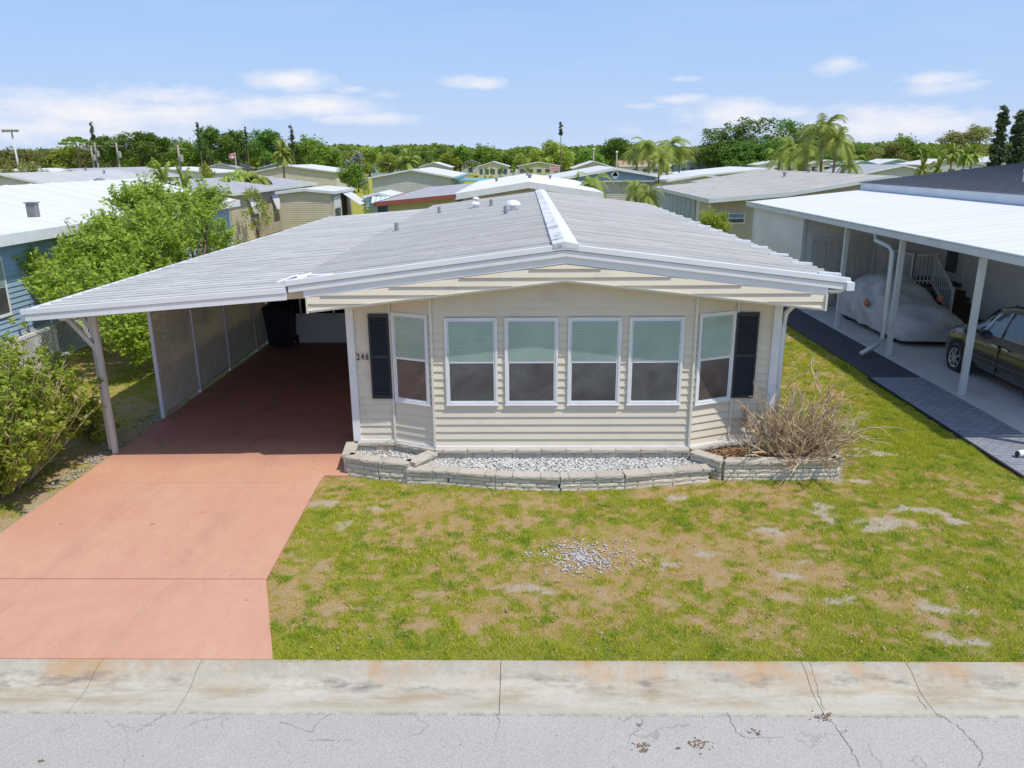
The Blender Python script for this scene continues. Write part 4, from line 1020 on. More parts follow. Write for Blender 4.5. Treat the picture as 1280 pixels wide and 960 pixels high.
# bare dead shrub in the planter
def dead_shrub():
    rs = random.Random(21); C = (4.34, 11.55, .2)
    root = empty('dead_shrub', C, 'bare tan leafless shrub growing out of the right end of the planter', 'shrub'); b = MB()
    def grow(p, d, L, r_, depth):
        pts = [p]; n_ = 5
        for k in range(n_):
            d = (d+Vector((rs.uniform(-.33, .33), rs.uniform(-.33, .33), rs.uniform(-.22, .24)))).normalized(); pts.append(pts[-1]+d*L/n_)
        b.tube(pts, [r_*(1-.55*k/n_) for k in range(n_+1)], 5 if depth == 0 else 4, False)
        if depth < 2:
            for k in range(rs.randint(3, 5)):
                t = rs.randint(1, n_); nd = (d+Vector((rs.uniform(-.8, .8), rs.uniform(-.8, .8), rs.uniform(-.1, .7)))).normalized()
                grow(pts[t], nd, L*rs.uniform(.35, .6), r_*.6, depth+1)
    for k in range(120):
        a = rs.uniform(0, 6.28); e = rs.uniform(.2, 1.4); q = rs.random()
        d = Vector((math.cos(a)*math.cos(e)*.9+.04, math.sin(a)*math.cos(e)*.7, math.sin(e)))
        L = rs.uniform(.42, .88)*(1.35 if e > .8 and rs.random() < .3 else 1)
        grow(Vector((C[0]+math.cos(a)*.32*q-.05, C[1]+math.sin(a)*.2*q, .18)), d.normalized(), L, rs.uniform(.011, .021), 0)
    b.build('twigs', TWIG, root)
dead_shrub()
def weed():
    rs = random.Random(2); C = (-2.35, 11.8, .15); root = empty('dry_weed', C, 'thin dry weed stems by the left bay corner in the planter', 'weed'); b = MB()
    for k in range(9): b.tube([(C[0]+rs.uniform(-.05, .05), C[1], .15), (C[0]+rs.uniform(-.15, .2), C[1]+rs.uniform(-.05, .05), .35), (C[0]+rs.uniform(-.25, .35), C[1]+rs.uniform(-.08, .05), rs.uniform(.35, .6))], [.004, .003, .0015], 4, False)
    b.build('stems', TWIG, root)
weed()
SKY_SAT = 1.0; SKY_VAL = 1.0; TOP_COL = (1.7, 3.15, 5.9); HZ_COL = (3.9, 4.6, 5.9); CI_COL = (3.3, 4.2, 5.9); CL_COL = (5.7, 5.7, 6.0); EXPO = 0.2
# ------------------------------------------------------------------ generic houses
def sided(name, c, rough=.6): return M(name, c, None, 1.2, rough, .1, 60)
W_TAN = sided('tan_siding', (.60, .53, .40)); W_GREY = sided('grey_white_siding', (.55, .54, .50)); W_BLUE = sided('dusty_blue_siding', (.24, .33, .44))
W_WHITE = sided('white_siding', (.68, .68, .66)); W_TEAL = sided('pale_teal_siding', (.40, .56, .55)); W_YEL = sided('pale_yellow_siding', (.58, .55, .30)); W_CREAM = sided('cream_siding', (.66, .60, .46)); W_PBLUE = sided('pale_blue_siding', (.42, .53, .62))
W_NB = sided('bright_blue_siding', (.34, .49, .67)); TEAL_TRIM = M('teal_trim', (.16, .42, .46), None, 3, .5)
ORANGE_ROOF = M('faded_orange_roof', (.45, .25, .15), (.40, .27, .18), 2, .8); BROWN_ROOF = M('brown_shingle_roof', (.28, .22, .18), (.22, .17, .14), 2, .85)
PW_G = 'homes across the park'
def fwin(parent, side, u, z, w, h, x0, x1, y0, y1, mat=GLASSD, fm=WHITE, sash=False):
    if side == 'f': O, U, N = (u, y0-.02, z), (1, 0, 0), (0, -1, 0)
    elif side == 'l': O, U, N = (x0-.02, u+w, z), (0, -1, 0), (-1, 0, 0)
    else: O, U, N = (x1+.02, u, z), (0, 1, 0), (1, 0, 0)
    return window(O, U, N, w, h, mat, SHADEB, .07, parent, sash, .05, fm)
def home(label, x0, x1, y0, y1, ze, zr_, wall, roof, axis='y', over=.3, wins=(), fascia=WHITE, group=PW_G, course=.2, ribs=0, cat='house', zf=0., xm=None, gable=None, vents=0, skirt=None, fh=.16):
    root = empty('mobile_home', ((x0+x1)/2, y0, 0), label, cat, group); b = MB()
    xm = (x0+x1)/2 if xm is None else xm; ym = (y0+y1)/2
    if axis == 'y':
        lap(b, [(0, zf), (x1-x0, zf), (x1-x0, ze), (xm-x0, zr_-.08), (0, ze)], (x0, y0, 0), (1,0,0), (0,-1,0), course)
        lap(b, [(0, zf), (x1-x0, zf), (x1-x0, ze), (x1-xm, zr_-.08), (0, ze)], (x1, y1, 0), (-1,0,0), (0,1,0), course)
    else:
        lap(b, [(0, zf), (x1-x0, zf), (x1-x0, ze), (0, ze)], (x0, y0, 0), (1,0,0), (0,-1,0), course)
        lap(b, [(0, zf), (x1-x0, zf), (x1-x0, ze), (0, ze)], (x1, y1, 0), (-1,0,0), (0,1,0), course)
    pk = [] if axis == 'y' else [(ym-y0, zr_-.08)]
    lap(b, [(0, zf), (y1-y0, zf), (y1-y0, ze)]+pk+[(0, ze)], (x1, y0, 0), (0,1,0), (1,0,0), course)
    lap(b, [(0, zf), (y1-y0, zf), (y1-y0, ze)]+pk+[(0, ze)], (x0, y1, 0), (0,-1,0), (-1,0,0), course)
    b.build('wall', wall, root)
    b = MB(); f = MB(); o = over; rb = MB()
    if axis == 'y':
        for xa, xb in ((x0, xm), (x1, xm)):
            s = (zr_-ze)/abs(xm-xa); xe = xa-o if xa < xm else xa+o; za = ze-s*o
            b.hexa([(xe,y0-o,za),(xb,y0-o,zr_),(xb,y1+o,zr_),(xe,y1+o,za),(xe,y0-o,za+.08),(xb,y0-o,zr_+.08),(xb,y1+o,zr_+.08),(xe,y1+o,za+.08)])
            f.hexa([(xe,y0-o-.05,za-fh+.085),(xb,y0-o-.05,zr_-fh+.085),(xb,y0-o-.004,zr_-fh+.085),(xe,y0-o-.004,za-fh+.085),(xe,y0-o-.05,za+.095),(xb,y0-o-.05,zr_+.095),(xb,y0-o-.004,zr_+.095),(xe,y0-o-.004,za+.095)])
            sg = -1 if xa < xm else 1
            f.box(min(xe+sg*.004, xe+sg*.09), max(xe+sg*.004, xe+sg*.09), y0-o, y1+o, za-fh+.07, za+.09)
            if ribs:
                y = y0-o+.2
                while y < y1+o:
                    b.hexa([(xe,y-.04,za+.08),(xb,y-.04,zr_+.08),(xb,y+.04,zr_+.08),(xe,y+.04,za+.08),(xe,y-.02,za+.1),(xb,y-.02,zr_+.1),(xb,y+.02,zr_+.1),(xe,y+.02,za+.1)]); y += ribs
        if gable:
            g_ = MB(); lap(g_, [(.1, ze+.0), (x1-x0-.1, ze+.0), (xm-x0, zr_-.1)], (x0, y0-.05, 0), (1,0,0), (0,-1,0), course); g_.build('gable_panel', gable, root)
    else:
        for ya, yb in ((y0, ym), (y1, ym)):
            s = (zr_-ze)/abs(ym-ya); ye = ya-o if ya < ym else ya+o; za = ze-s*o
            b.hexa([(x0-o,ye,za),(x1+o,ye,za),(x1+o,yb,zr_),(x0-o,yb,zr_),(x0-o,ye,za+.08),(x1+o,ye,za+.08),(x1+o,yb,zr_+.08),(x0-o,yb,zr_+.08)])
        f.box(x0-o, x1+o, y0-o-.06, y0-o-.004, ze-.25-.0, ze-(zr_-ze)/(ym-y0)*o+.09)
    rf_ = b.build('roof', roof, root); f.build('fascia', fascia, root)
    for k in range(vents):
        fx = random.uniform(.2, .8); vy = y0+(y1-y0)*random.uniform(.2, .8); vx = x0+(x1-x0)*fx
        vz = (zr_-(zr_-ze)*abs(vx-xm)/abs(xm-x0) if axis == 'y' else zr_-(zr_-ze)*abs(vy-ym)/abs(ym-y0))+.08
        v = MB(); v.lathe((vx, vy, vz-.03), [(.07, 0), (.07, .18), (.12, .2), (.12, .26), (.04, .3)], 10); v.build('roof_vent', GREYMET, rf_)
    for w_ in wins: fwin(root, *w_[:5], x0, x1, y0, y1, *(w_[5:] if len(w_) > 5 else ()))
    return root
def place(pxL, pyL, pxR, ze, over=.3):
    p = gz(pxL, pyL, ze); q = gy(pxR, pyL, p.y); return p.x+over, q.x-over, p.y+over
def zat(px, py, Y): return gy(px, py, Y).z

# ---- blue neighbour on the left
bx1 = -12.4; rz = gx(0, 235.6, bx1-3.65).z
bl = home('bright blue house with white roof at the left edge behind the green tree', bx1-7.3, bx1, 12.2, 32.7, 3.22, rz, W_NB, ROOFW, over=.32, group=None, course=.13, ribs=1.22, zf=.78, fh=.24,
     wins=[('r', 16.9, 1.32, 1.15, 1.38, SCREEN, WHITE, True), ('r', 25.5, 1.35, .9, 1.3, SCREEN, WHITE, True)])
LATW = M('white_plastic_lattice', (.72, .72, .70), None, 3, .6)
b = MB(); b.box(bx1-.02, bx1+.03, 12.2, 32.7, .70, .79); b.box(bx1-.02, bx1+.03, 12.2, 32.7, .0, .07)
c = 12.2
while c < 27:
    for s in (-1, 1): b.ob((bx1+.0+(.01 if s > 0 else 0), c if s > 0 else c+.63, .07), (.008, 0, 0), (0, .035, 0), (0, .63*s, .63))
    c += .11
b.box(bx1-.3, bx1-.25, 12.2, 32.7, 0, .75); b.build('skirt', LATW, bl)
b = MB(); b.box(bx1-.08, bx1+.03, 32.62, 32.72, .1, 3.2); b.build('corner_trim', WHITE, bl)
for px, py, k in ((3, 262, 0), (42, 268, 1), (125, 230, 2), (155, 232, 2)):
    p = gz(px, py, 3.5); sl = (rz-3.22)/3.65
    for _ in range(4): p = gz(px, py, 3.22+sl*(bx1-p.x)+.08 if p.x > bx1-3.65 else rz+.05)
    b = MB()
    if k == 1: b.box(p.x-.08, p.x+.08, p.y-.07, p.y+.07, p.z-.05, p.z+.2); b.box(p.x-.1, p.x+.1, p.y-.09, p.y+.09, p.z+.205, p.z+.225)
    elif k == 0: b.tube([(p.x-.1, p.y, p.z-.05), (p.x-.1, p.y, p.z+.2), (p.x, p.y, p.z+.3), (p.x+.12, p.y, p.z+.28), (p.x+.17, p.y, p.z+.16)], .07, 10)
    else: b.lathe((p.x, p.y, p.z-.05), [(.14, 0), (.14, .15), (.27, .17), (.27, .27), (.1, .36)], 14)
    b.build('roof_vent', GREYMET, bl)
WCR = M('white_crushed_stone', (.62, .60, .56), (.45, .43, .40), 12, .9, .6, 40)
b = MB(); b.box(bx1+.05, bx1+.45, 14, 30, -.05, .02); tag(b.build('stone_border', WCR), 'white stone border strip at the foot of the blue house', 'stone border')
fe = empty('lattice_screen', (-11.7, 17, 0), 'low white lattice screen standing by the blue house wall', 'screen')
b = MB(); b.box(-12.1, -11.45, 16.6, 16.66, .95, 1.02); b.box(-12.1, -11.45, 16.6, 16.66, .0, .06); b.box(-12.1, -12.04, 16.6, 16.66, .06, .95); b.box(-11.51, -11.45, 16.6, 16.66, .06, .95)
b.box(-11.51, -11.45, 16.67, 18.2, .95, 1.02); b.box(-11.51, -11.45, 18.14, 18.2, 0, .95); b.build('frame', WHITE, fe)
b = MB(); c = -.9
while c < 1.5:
    t0, t1 = max(0, -c), min(.9, 1.5-c)
    if t1-t0 > .03:
        for s in (0, 1):
            ya, yb = 16.68+c+t0, 16.68+c+t1
            if s: ya, yb = 34.86-ya, 34.86-yb
            b.ob((-11.48+.01*s, ya, .05+t0), (.008, 0, 0), (0, .035, 0), (0, yb-ya, t1-t0))
    c += .09
b.build('lattice', LATW, fe)

# ---- right neighbour with the white carport
nb = empty('mobile_home', (13.6, 12.1, 0), 'white sided house with big white carport roof and dark shingles at the right edge', 'house')
NW = sided('neighbour_white_siding', (.84, .82, .79), .55)
zt, zb = gx(1280, 243, 13.4).z, gx(1280, 256, 13.4).z
gz0 = 3.10
b = MB()
lap(b, [(0, 0), (19.2, 0), (19.2, zb), (0, zb)], (13.6, 31.3, 0), (0,-1,0), (-1,0,0), .13)
lap(b, [(0, 0), (5.6, 0), (5.6, 2.98), (0, 2.98)], (9.12, 31.3, 0), (0,-1,0), (-1,0,0), .13)
lap(b, [(0, 0), (4.48, 0), (4.48, 3.35), (0, 2.98)], (9.12, 25.7, 0), (1,0,0), (0,-1,0), .13)
lap(b, [(0, 0), (12, 0), (12, 3.0), (0, 3.0)], (21.2, 31.3, 0), (-1,0,0), (0,1,0), .13)
b.build('wall', NW, nb)
b = MB(); b.box(9.09, 9.2, 25.64, 25.72, 0, 2.97); b.build('corner_trim', WHITE2, nb)
b = MB(); b.box(9.09, 9.19, 31.25, 31.35, 0, 2.97); b.build('corner_trim', WHITE2, nb)
CWR = M('bright_white_carport_roof', (.74, .74, .735), (.69, .69, .69), .6, .5, dirt=(.58, .58, .58), dlo=.6, dhi=.95, stretch=(.4, 1.5, 1))
b = MB(); x0, x1, y0, y1 = 8.95, 13.42, 12.1, 31.55
b.hexa([(x0,y0,gz0-.05),(x1,y0,zb-.06),(x1,y1,zb-.06),(x0,y1,gz0-.05),(x0,y0,gz0),(x1,y0,zb),(x1,y1,zb),(x0,y1,gz0)])
y = y0+.3
while y < y1: b.hexa([(x0,y-.02,gz0),(x1,y-.02,zb),(x1,y+.02,zb),(x0,y+.02,gz0),(x0,y-.008,gz0+.006),(x1,y-.008,zb+.006),(x1,y+.008,zb+.006),(x0,y+.008,gz0+.006)]); y += .6
b.build('carport_roof', CWR, nb)
b = MB(); b.box(8.82, 8.948, y0-.02, y1, gz0-.17, gz0-.02); b.box(8.80, 8.86, y0-.02, y1, gz0-.018, gz0+.022); b.box(8.9, 13.4, y0-.06, y0-.01, gz0-.15, gz0+.01); b.build('gutter', GUTTERW, nb, bevel=.01)
b = MB(); b.box(9.06, 9.2, y0, 25.6, gz0-.2, gz0-.052); b.build('carport_beam', WHITE2, nb)
for y in (12.3, 15.53, 18.92, 22.25): b = MB(); b.box(9.08, 9.2, y-.05, y+.05, .01, gz0-.19); b.build('carport_post', GUTTERW, nb, bevel=.006)
p1 = gx(1105, 300, 8.9); lead = gz(1076, 443, .12)
b = MB(); b.tube([(8.87, 19.85, gz0-.15), (8.87, 19.8, gz0-.32), (9.0, 19.3, gz0-.42), (9.0, 19.1, gz0-.55), (9.0, 19.05, 1.5), (9.0, 19.05, .42), (8.85, 18.9, .28), (lead.x, lead.y, .14)], .055, 10)
b.build('downspout', GUTTERW, nb, smooth=True)
b = MB(); b.box(13.34, 13.42, 12.0, 31.7, zb+.0, zt-.0); b.build('fascia', WHITE2, nb)
q = gy(1280, 203, 31.8); sl = (q.z-zt)/(q.x-13.3)
rx_ = 20.8; SH = M('dark_slate_shingles', (.105, .11, .125), (.16, .165, .185), 3, .85, .5, 25, stretch=(.6, 3, 1), dirt=(.22, .23, .25), dscale=2.2, dlo=.5, dhi=.8)
b = MB()
nc = 46
for k in range(nc):                      # overlapping shingle courses
    xa = 13.3+(rx_-13.3)*k/nc; xb = 13.3+(rx_-13.3)*(k+1)/nc+.02; za = zt+sl*(xa-13.3)+.02; zz = zt+sl*(xb-13.3)
    b.hexa([(xa,12,za-.03),(xb,12,zz-.02),(xb,31.75,zz-.02),(xa,31.75,za-.03),(xa,12,za+.004),(xb,12,zz),(xb,31.75,zz),(xa,31.75,za+.004)])
b.hexa([(rx_,12,zt+sl*(rx_-13.3)-.05),(28.3,12,zt-.05),(28.3,31.75,zt-.05),(rx_,31.75,zt+sl*(rx_-13.3)-.05),(rx_,12,zt+sl*(rx_-13.3)+.01),(28.3,12,zt),(28.3,31.75,zt),(rx_,31.75,zt+sl*(rx_-13.3)+.01)])
sr = b.build('shingle_roof', SH, nb)
p = gx(1279, 234, 15.2); zz = zt+sl*(p.x-13.3); b = MB(); b.lathe((p.x, p.y, zz-.03), [(.05, 0), (.05, .34), (.08, .35), (.08, .4)], 12); b.build('roof_vent', WHITE, sr)
# shed double doors
DR = M('white_panel_door', (.66, .64, .61), None, 3, .45)
for k in range(2):
    xa = 9.46+k*.99; b = MB(); y = 25.68; b.box(xa, xa+.96, y-.045, y, .05, 2.12)
    d = b.build('door', DR, nb); b = MB()
    for cx in (.1, .53):
        for za, zc in ((.2, .85), (.97, 1.6), (1.72, 2.0)):
            for (u0, u1, v0, v1) in ((cx, cx+.33, za, za+.03), (cx, cx+.33, zc-.03, zc), (cx, cx+.03, za+.03, zc-.03), (cx+.30, cx+.33, za+.03, zc-.03)):
                b.box(xa+u0, xa+u1, y-.068, y-.046, v0+.05, v1+.05)
    b.build('door_panel', DR, d)
    b = MB(); hx = xa+(.88 if k == 0 else .08); b.lathe((hx, y-.1, 1.05), [(.02, .05), (.02, .0), (.035, -.02), (.02, -.04)], 10, 'y'); b.build('handle', GREYMET, d)
b = MB(); y = 25.67; b.box(9.38, 9.45, y-.06, y+.01, 0, 2.2); b.box(11.43, 11.5, y-.06, y+.01, 0, 2.2); b.box(9.38, 11.5, y-.06, y+.01, 2.2, 2.27); b.build('door_frame', WHITE2, nb)
# entry door, landing, stairs, railing
b = MB(); b.box(13.54, 13.58, 24.15, 25.2, 1.0, 3.05); hd = b.build('door', WHITE2, nb)
b = MB(); b.box(13.525, 13.539, 24.35, 25.0, 1.25, 2.85); b.build('pane', SCREEN, hd)
BRN = M('brown_stair_boards', (.10, .06, .045), None, 5, .8)
st = MB(); st.box(12.0, 13.58, 24.0, 25.62, .88, .98)
for k in range(5): st.box(12.65, 13.58, 23.98-.27*(k+1), 23.98-.27*k, 0.0, .80-.17*k)
st.build('stairs', BRN, nb)
rl = MB()
def rail(a, c, n_):
    a, c = Vector(a), Vector(c)
    rl.beam(a+Vector((0,0,.9)), c+Vector((0,0,.9)), .05); rl.beam(a+Vector((0,0,.1)), c+Vector((0,0,.1)), .04)
    for k in range(n_+1):
        p = a.lerp(c, k/n_); w_ = .07 if k in (0, n_) else .025; rl.beam(p, p+Vector((0, 0, .9 if w_ < .05 else .98)), w_)
rail((12.0, 25.6, .98), (12.0, 24.0, .98), 12); rail((12.03, 24.0, .98), (12.62, 24.0, .98), 5); rail((12.62, 23.95, .98), (12.62, 22.7, .12), 11)
rl.build('railing', WHITE, nb)

# ---- silver cover over a parked car
def covered_car():
    X0, W = 10.72, .95; YN, YT = 19.75, 24.35; L = YT-YN
    root = empty('covered_car', (X0, (YN+YT)/2, 0), 'car under a wrinkled silver grey cover in the white carport', 'car')
    ny_, na = 90, 72; hp = [(0, .62), (.04, .74), (.12, .86), (.25, .96), (.34, 1.02), (.5, 1.42), (.58, 1.50), (.70, 1.48), (.8, 1.36), (.9, 1.14), (.97, 1.02), (1, .85)]
    V = []
    for i in range(ny_+1):
        s = i/ny_; h = np.interp(s, [a for a, _ in hp], [c for _, c in hp])
        endr = min(1, (s/.05)**.5 if s < .05 else 1, ((1-s)/.04)**.5 if s > .96 else 1); w = W*(.86+.14*math.sin(math.pi*min(max(s, .0), 1))**.4)*(.62+.38*endr)
        y = YN+L*s
        for j in range(na+1):
            t = j/na; a = math.pi*t; c, sn = math.cos(a), math.sin(a); e = 2/3.2
            top = max(0, (h-1.0)/.5)
            xx = -w*math.copysign(abs(c)**e, c); zz = .16+(h-.16)*abs(sn)**(2/3.0)
            # tumblehome on the cabin
            if zz > .85: xx *= 1-.30*top*((zz-.85)/.65)
            wr = .03*math.sin(y*9+xx*4+2*math.sin(zz*4))+.045*abs(math.sin(y*2.6-zz*5+xx*2))**3-.02+.035*math.sin(y*4.3-zz*7+2*math.sin(xx*3))*min(1, zz)+.04*(float(fbm(y*1.0+5, zz*1.4+xx, 2.2, 3))-.5)+.03*(float(fbm(y*.5, xx*2+zz*2, 5, 9))-.5)
            lowf = max(0, 1-(zz-.16)/.5); wr += .022*lowf*1.4*math.sin(y*26+3*math.sin(y*3))
            nrm = Vector((xx/w, 0, .6*sn)); nrm.normalize()
            fz = -.05*(s < .03)-.05*(s > .97)
            nosef = .05*math.sin(xx*46)*max(0, 1-s/.08)*lowf
            V.append((X0+xx+nrm.x*wr, y+fz+nosef-.12*(1-endr)*0, zz+nrm.z*wr))
    b = MB(); b.v = V; n1 = na+1
    for i in range(ny_):
        for j in range(na): a0 = i*n1+j; b.f.append((a0, a0+1, a0+n1+1, a0+n1))
    for e0 in (0, ny_): 
        r0 = [e0*n1+j for j in range(n1)]; b.f.append(tuple(r0 if e0 else r0[::-1]))
    CM = M('silver_car_cover_fabric', (.58, .59, .61), (.50, .51, .53), 2, .45, .25, 25, spec=.5)
    b.build('cover', CM, root, smooth=True)
    for (xx, yy) in ((-.78, .75), (.78, .75), (-.78, 3.6), (.78, 3.6)):
        b = MB(); b.lathe((X0+xx-.1, YN+yy, .32), [(.25, 0), (.32, .02), (.32, .2), (.25, .22)], 20, 'x'); b.build('wheel', BLACK, root)
    b = MB(); b.box(X0-.8, X0+.8, YN+.2, YT-.2, .10, .3); b.build('underbody', BLACK, root)
    OR = M('orange_reflective_patch', (.72, .20, .10), (.5, .2, .14), 20, .5)
    for k, (px, py, Xp, Yp) in enumerate(((1083, 378, X0-.97, None), (1126, 412, X0-.80, None), (1175, 373, X0+.75, None))):
        p = gx(px, py, Xp); b = MB()
        b.lathe((p.x, p.y, p.z), [(.05, -.06), (.10, -.03), (.13, .01), (.07, .05), (.04, .06)], 7, 'x'); b.build('orange_patch', OR, root, smooth=True)
covered_car()

# ---- minivan
def minivan():
    X0 = 10.98; YF_, YR_ = 18.35, 13.2; L = YF_-YR_; root = empty('minivan', (X0, (YF_+YR_)/2, 0), 'dark grey brown minivan parked under the white carport', 'van')
    PT = M('grey_brown_metallic_paint', (.060, .060, .058), (.052, .052, .050), 2, .35, Metallic=.25, Coat_Weight=1., Coat_Roughness=.06)
    # s: 0 at the nose, 1 at the tail
    topz = lambda s: float(np.interp(s, [0, .02, .06, .16, .22, .36, .45, .6, .9, .96, 1], [.55, .82, .96, 1.07, 1.14, 1.68, 1.79, 1.83, 1.79, 1.6, 1.0]))
    belt = lambda s: float(np.interp(s, [0, .05, .2, 1], [.6, .85, 1.02, 1.12]))
    wid = lambda s: float(np.interp(s, [0, .03, .08, .2, .8, .95, 1], [.72, .86, .93, .98, .99, .95, .88]))
    def sect(s):
        w, tz, bz = wid(s), topz(s), belt(s); bz = min(bz, tz-.03); g_ = max(0, tz-bz)
        return [(0, .24), (.80*w, .24), (.95*w, .30), (1.0*w, .48), (1.01*w, .72), (.985*w, (bz+.72)/2 if bz > .75 else bz-.01), (.95*w, bz), (.95*w-.13*min(1, g_/.5)-.02, bz+g_*.55), (.93*w-.22*min(1, g_/.5), bz+g_*.86), (.72*w, tz-.008), (0, tz+.012)]
    b = MB(); n_ = 60; full = None
    for i in range(n_+1):
        s = i/n_; S = sect(s); full = S+[(-x, z) for x, z in S[-2:0:-1]]
        for x, z in full: b.v.append((X0+x, YF_-L*s, z))
    k = len(full)
    for i in range(n_):
        for j in range(k): a0 = i*k+j; a1 = i*k+(j+1) % k; b.f.append((a0, a1, a1+k, a0+k))
    b.f.append(tuple(range(k))[::-1]); b.f.append(tuple(n_*k+j for j in range(k)))
    body = b.build('body', PT, root, smooth=True)
    def P(s, v, off=.012, side=-1):   # v 0 at belt .. 1 at the top of the side glass
        S = sect(s); a, c, d = S[6], S[7], S[8]; 
        q = (a[0]+(c[0]-a[0])*v/.6, a[1]+(c[1]-a[1])*v/.6) if v < .6 else (c[0]+(d[0]-c[0])*(v-.6)/.4, c[1]+(d[1]-c[1])*(v-.6)/.4)
        return (X0+side*(q[0]+off), YF_-L*s, q[1]+.004)
    GL = M('tinted_car_glass', (.03, .05, .07), (.02, .03, .04), 2, .05, Coat_Weight=1.)
    for side in (-1, 1):
        for s0, s1, s2 in ((.25, .455, .33), (.475, .68, .475), (.70, .92, .70)):
            g_ = MB(); n2 = 8
            for i in range(n2):
                for j in range(5):
                    def q(i, j):
                        t, v = i/n2, .08+.82*j/5; lo = s0+(s2-s0)*max(0, v); return P(lo+(s1-lo)*t, v, .012, side)
                    g_.face(q(i, j), q(i+1, j), q(i+1, j+1), q(i, j+1))
            g_.build('side_window', GL, root, smooth=True)
    g_ = MB(); 
    def W_(s, u): w, tz = wid(s), topz(s); return (X0+u*(.74*w), YF_-L*s, tz+.02-.03*abs(u))
    for i in range(6):
        for j in range(6): a, c = .235+.115*i/6, .235+.115*(i+1)/6; u, v = -1+2*j/6, -1+2*(j+1)/6; g_.face(W_(a, u), W_(a, v), W_(c, v), W_(c, u))
    g_.build('windshield', GL, root, smooth=True)
    RIM = M('silver_wheel_cover', (.6, .61, .62), None, 3, .3, Metallic=.7)
    for sy in (YF_-.95, YF_-.95-2.95):
        for side in (-1, 1):
            xc = X0+side*.985; b = MB()
            b.lathe((xc-(.02 if side < 0 else .0), sy, .36), [(.0, 0), (.42, 0), (.42, .02), (0, .02)], 28, 'x'); b.build('wheel_arch', BLACK, root)
            b = MB(); b.lathe((xc+(.0 if side < 0 else -.16), sy, .33), [(.20, -.01), (.205, -.035), (.30, -.05), (.335, -.03), (.335, .16), (.2, .18)] if side < 0 else [(.2, -.02), (.335, 0), (.335, .19), (.3, .21), (.2, .19)], 28, 'x'); wh = b.build('wheel', BLACK, root, smooth=False)
            b = MB(); d = xc-.062 if side < 0 else xc+.062; b.lathe((d, sy, .33), [(.02, -.01*1), (.06, -.015), (.06, .01), (.02, .012)], 12, 'x'); b.lathe((d+.01, sy, .33), [(.195, 0), (.225, -.012), (.225, .02), (.195, .02)], 28, 'x', False)
            for q in range(7):
                a = 2*math.pi*q/7; b.beam((d, sy+.05*math.cos(a), .33+.05*math.sin(a)), (d, sy+.21*math.cos(a), .33+.21*math.sin(a)), .055, .02, (1, 0, 0))
            b.build('rim', RIM, wh)
    CH = M('chrome_handle', (.75, .75, .77), None, 3, .15, Metallic=1.)
    for s in (.445, .515):
        b = MB(); x, y, z = X0-wid(s)*1.0-.012, YF_-L*s, .93; b.box(x-.025, x-.005, y-.11, y+.09, z-.02, z+.02); b.build('door_handle', CH, root, bevel=.008)
    b = MB(); b.box(X0-1.02, X0-.985, YR_+.5, YF_-1.5, .50, .56); b.build('side_moulding', PT, root)
    SEAM = M('panel_gap', (.01, .01, .01), None, 3, .6)
    b = MB()
    for s in (.265, .475, .70): x = X0-wid(s)*1.012; b.box(x-.004, x+.02, YF_-L*s-.006, YF_-L*s+.006, .30, .98)
    b.build('door_seam', SEAM, root)
    b = MB(); x, y, z = X0-wid(.28)-.13, YF_-L*.29, 1.13; b.lathe((x, y, z), [(.04, -.09), (.12, -.07), (.14, .0), (.11, .07)], 14, 'y'); b.beam((x, y, z-.03), (x+.18, y+.02, z-.06), .05); m_ = b.build('wing_mirror', PT, root, smooth=True)
    b = MB(); b.lathe((x, y, z), [(.11, -.098), (.11, -.094)], 14, 'y'); b.build('mirror_glass', GL, m_)
    HL = M('headlamp_lens', (.55, .50, .35), (.4, .36, .25), 8, .12, Coat_Weight=1.)
    for side in (-1, 1):
        b = MB(); b.hexa([(X0+side*.62,YF_-.12,.68),(X0+side*.93,YF_-.42,.70),(X0+side*.90,YF_-.5,.70),(X0+side*.6,YF_-.3,.68),(X0+side*.62,YF_-.16,.84),(X0+side*.945,YF_-.5,.90),(X0+side*.86,YF_-.6,.92),(X0+side*.6,YF_-.3,.88)]); b.build('headlight', HL, root)
    b = MB()
    for side in (-1, 1): b.beam((X0+side*.62, YF_-2.2, 1.77), (X0+side*.62, YF_-4.4, 1.76), .03, .04)
    b.build('roof_rail', BLACK, root)
minivan()
# white pipe end at the right edge of the pavers
p = gz(1276, 564, .12); dp = empty('drain_pipe', (p.x, p.y, 0), 'short white drain pipe end lying on the slate pavers at the right edge', 'pipe')
b = MB(); b.tube([(p.x-.07, p.y-.04, .09), (p.x+.5, p.y+.1, .10)], .055, 14); b.build('pipe', WHITE, dp, smooth=False)
b = MB(); b.lathe((p.x-.09, p.y-.045, .09), [(.045, 0), (.05, .01), (.02, .012)], 14, 'x'); b.build('pipe_mouth', BLACK, dp)

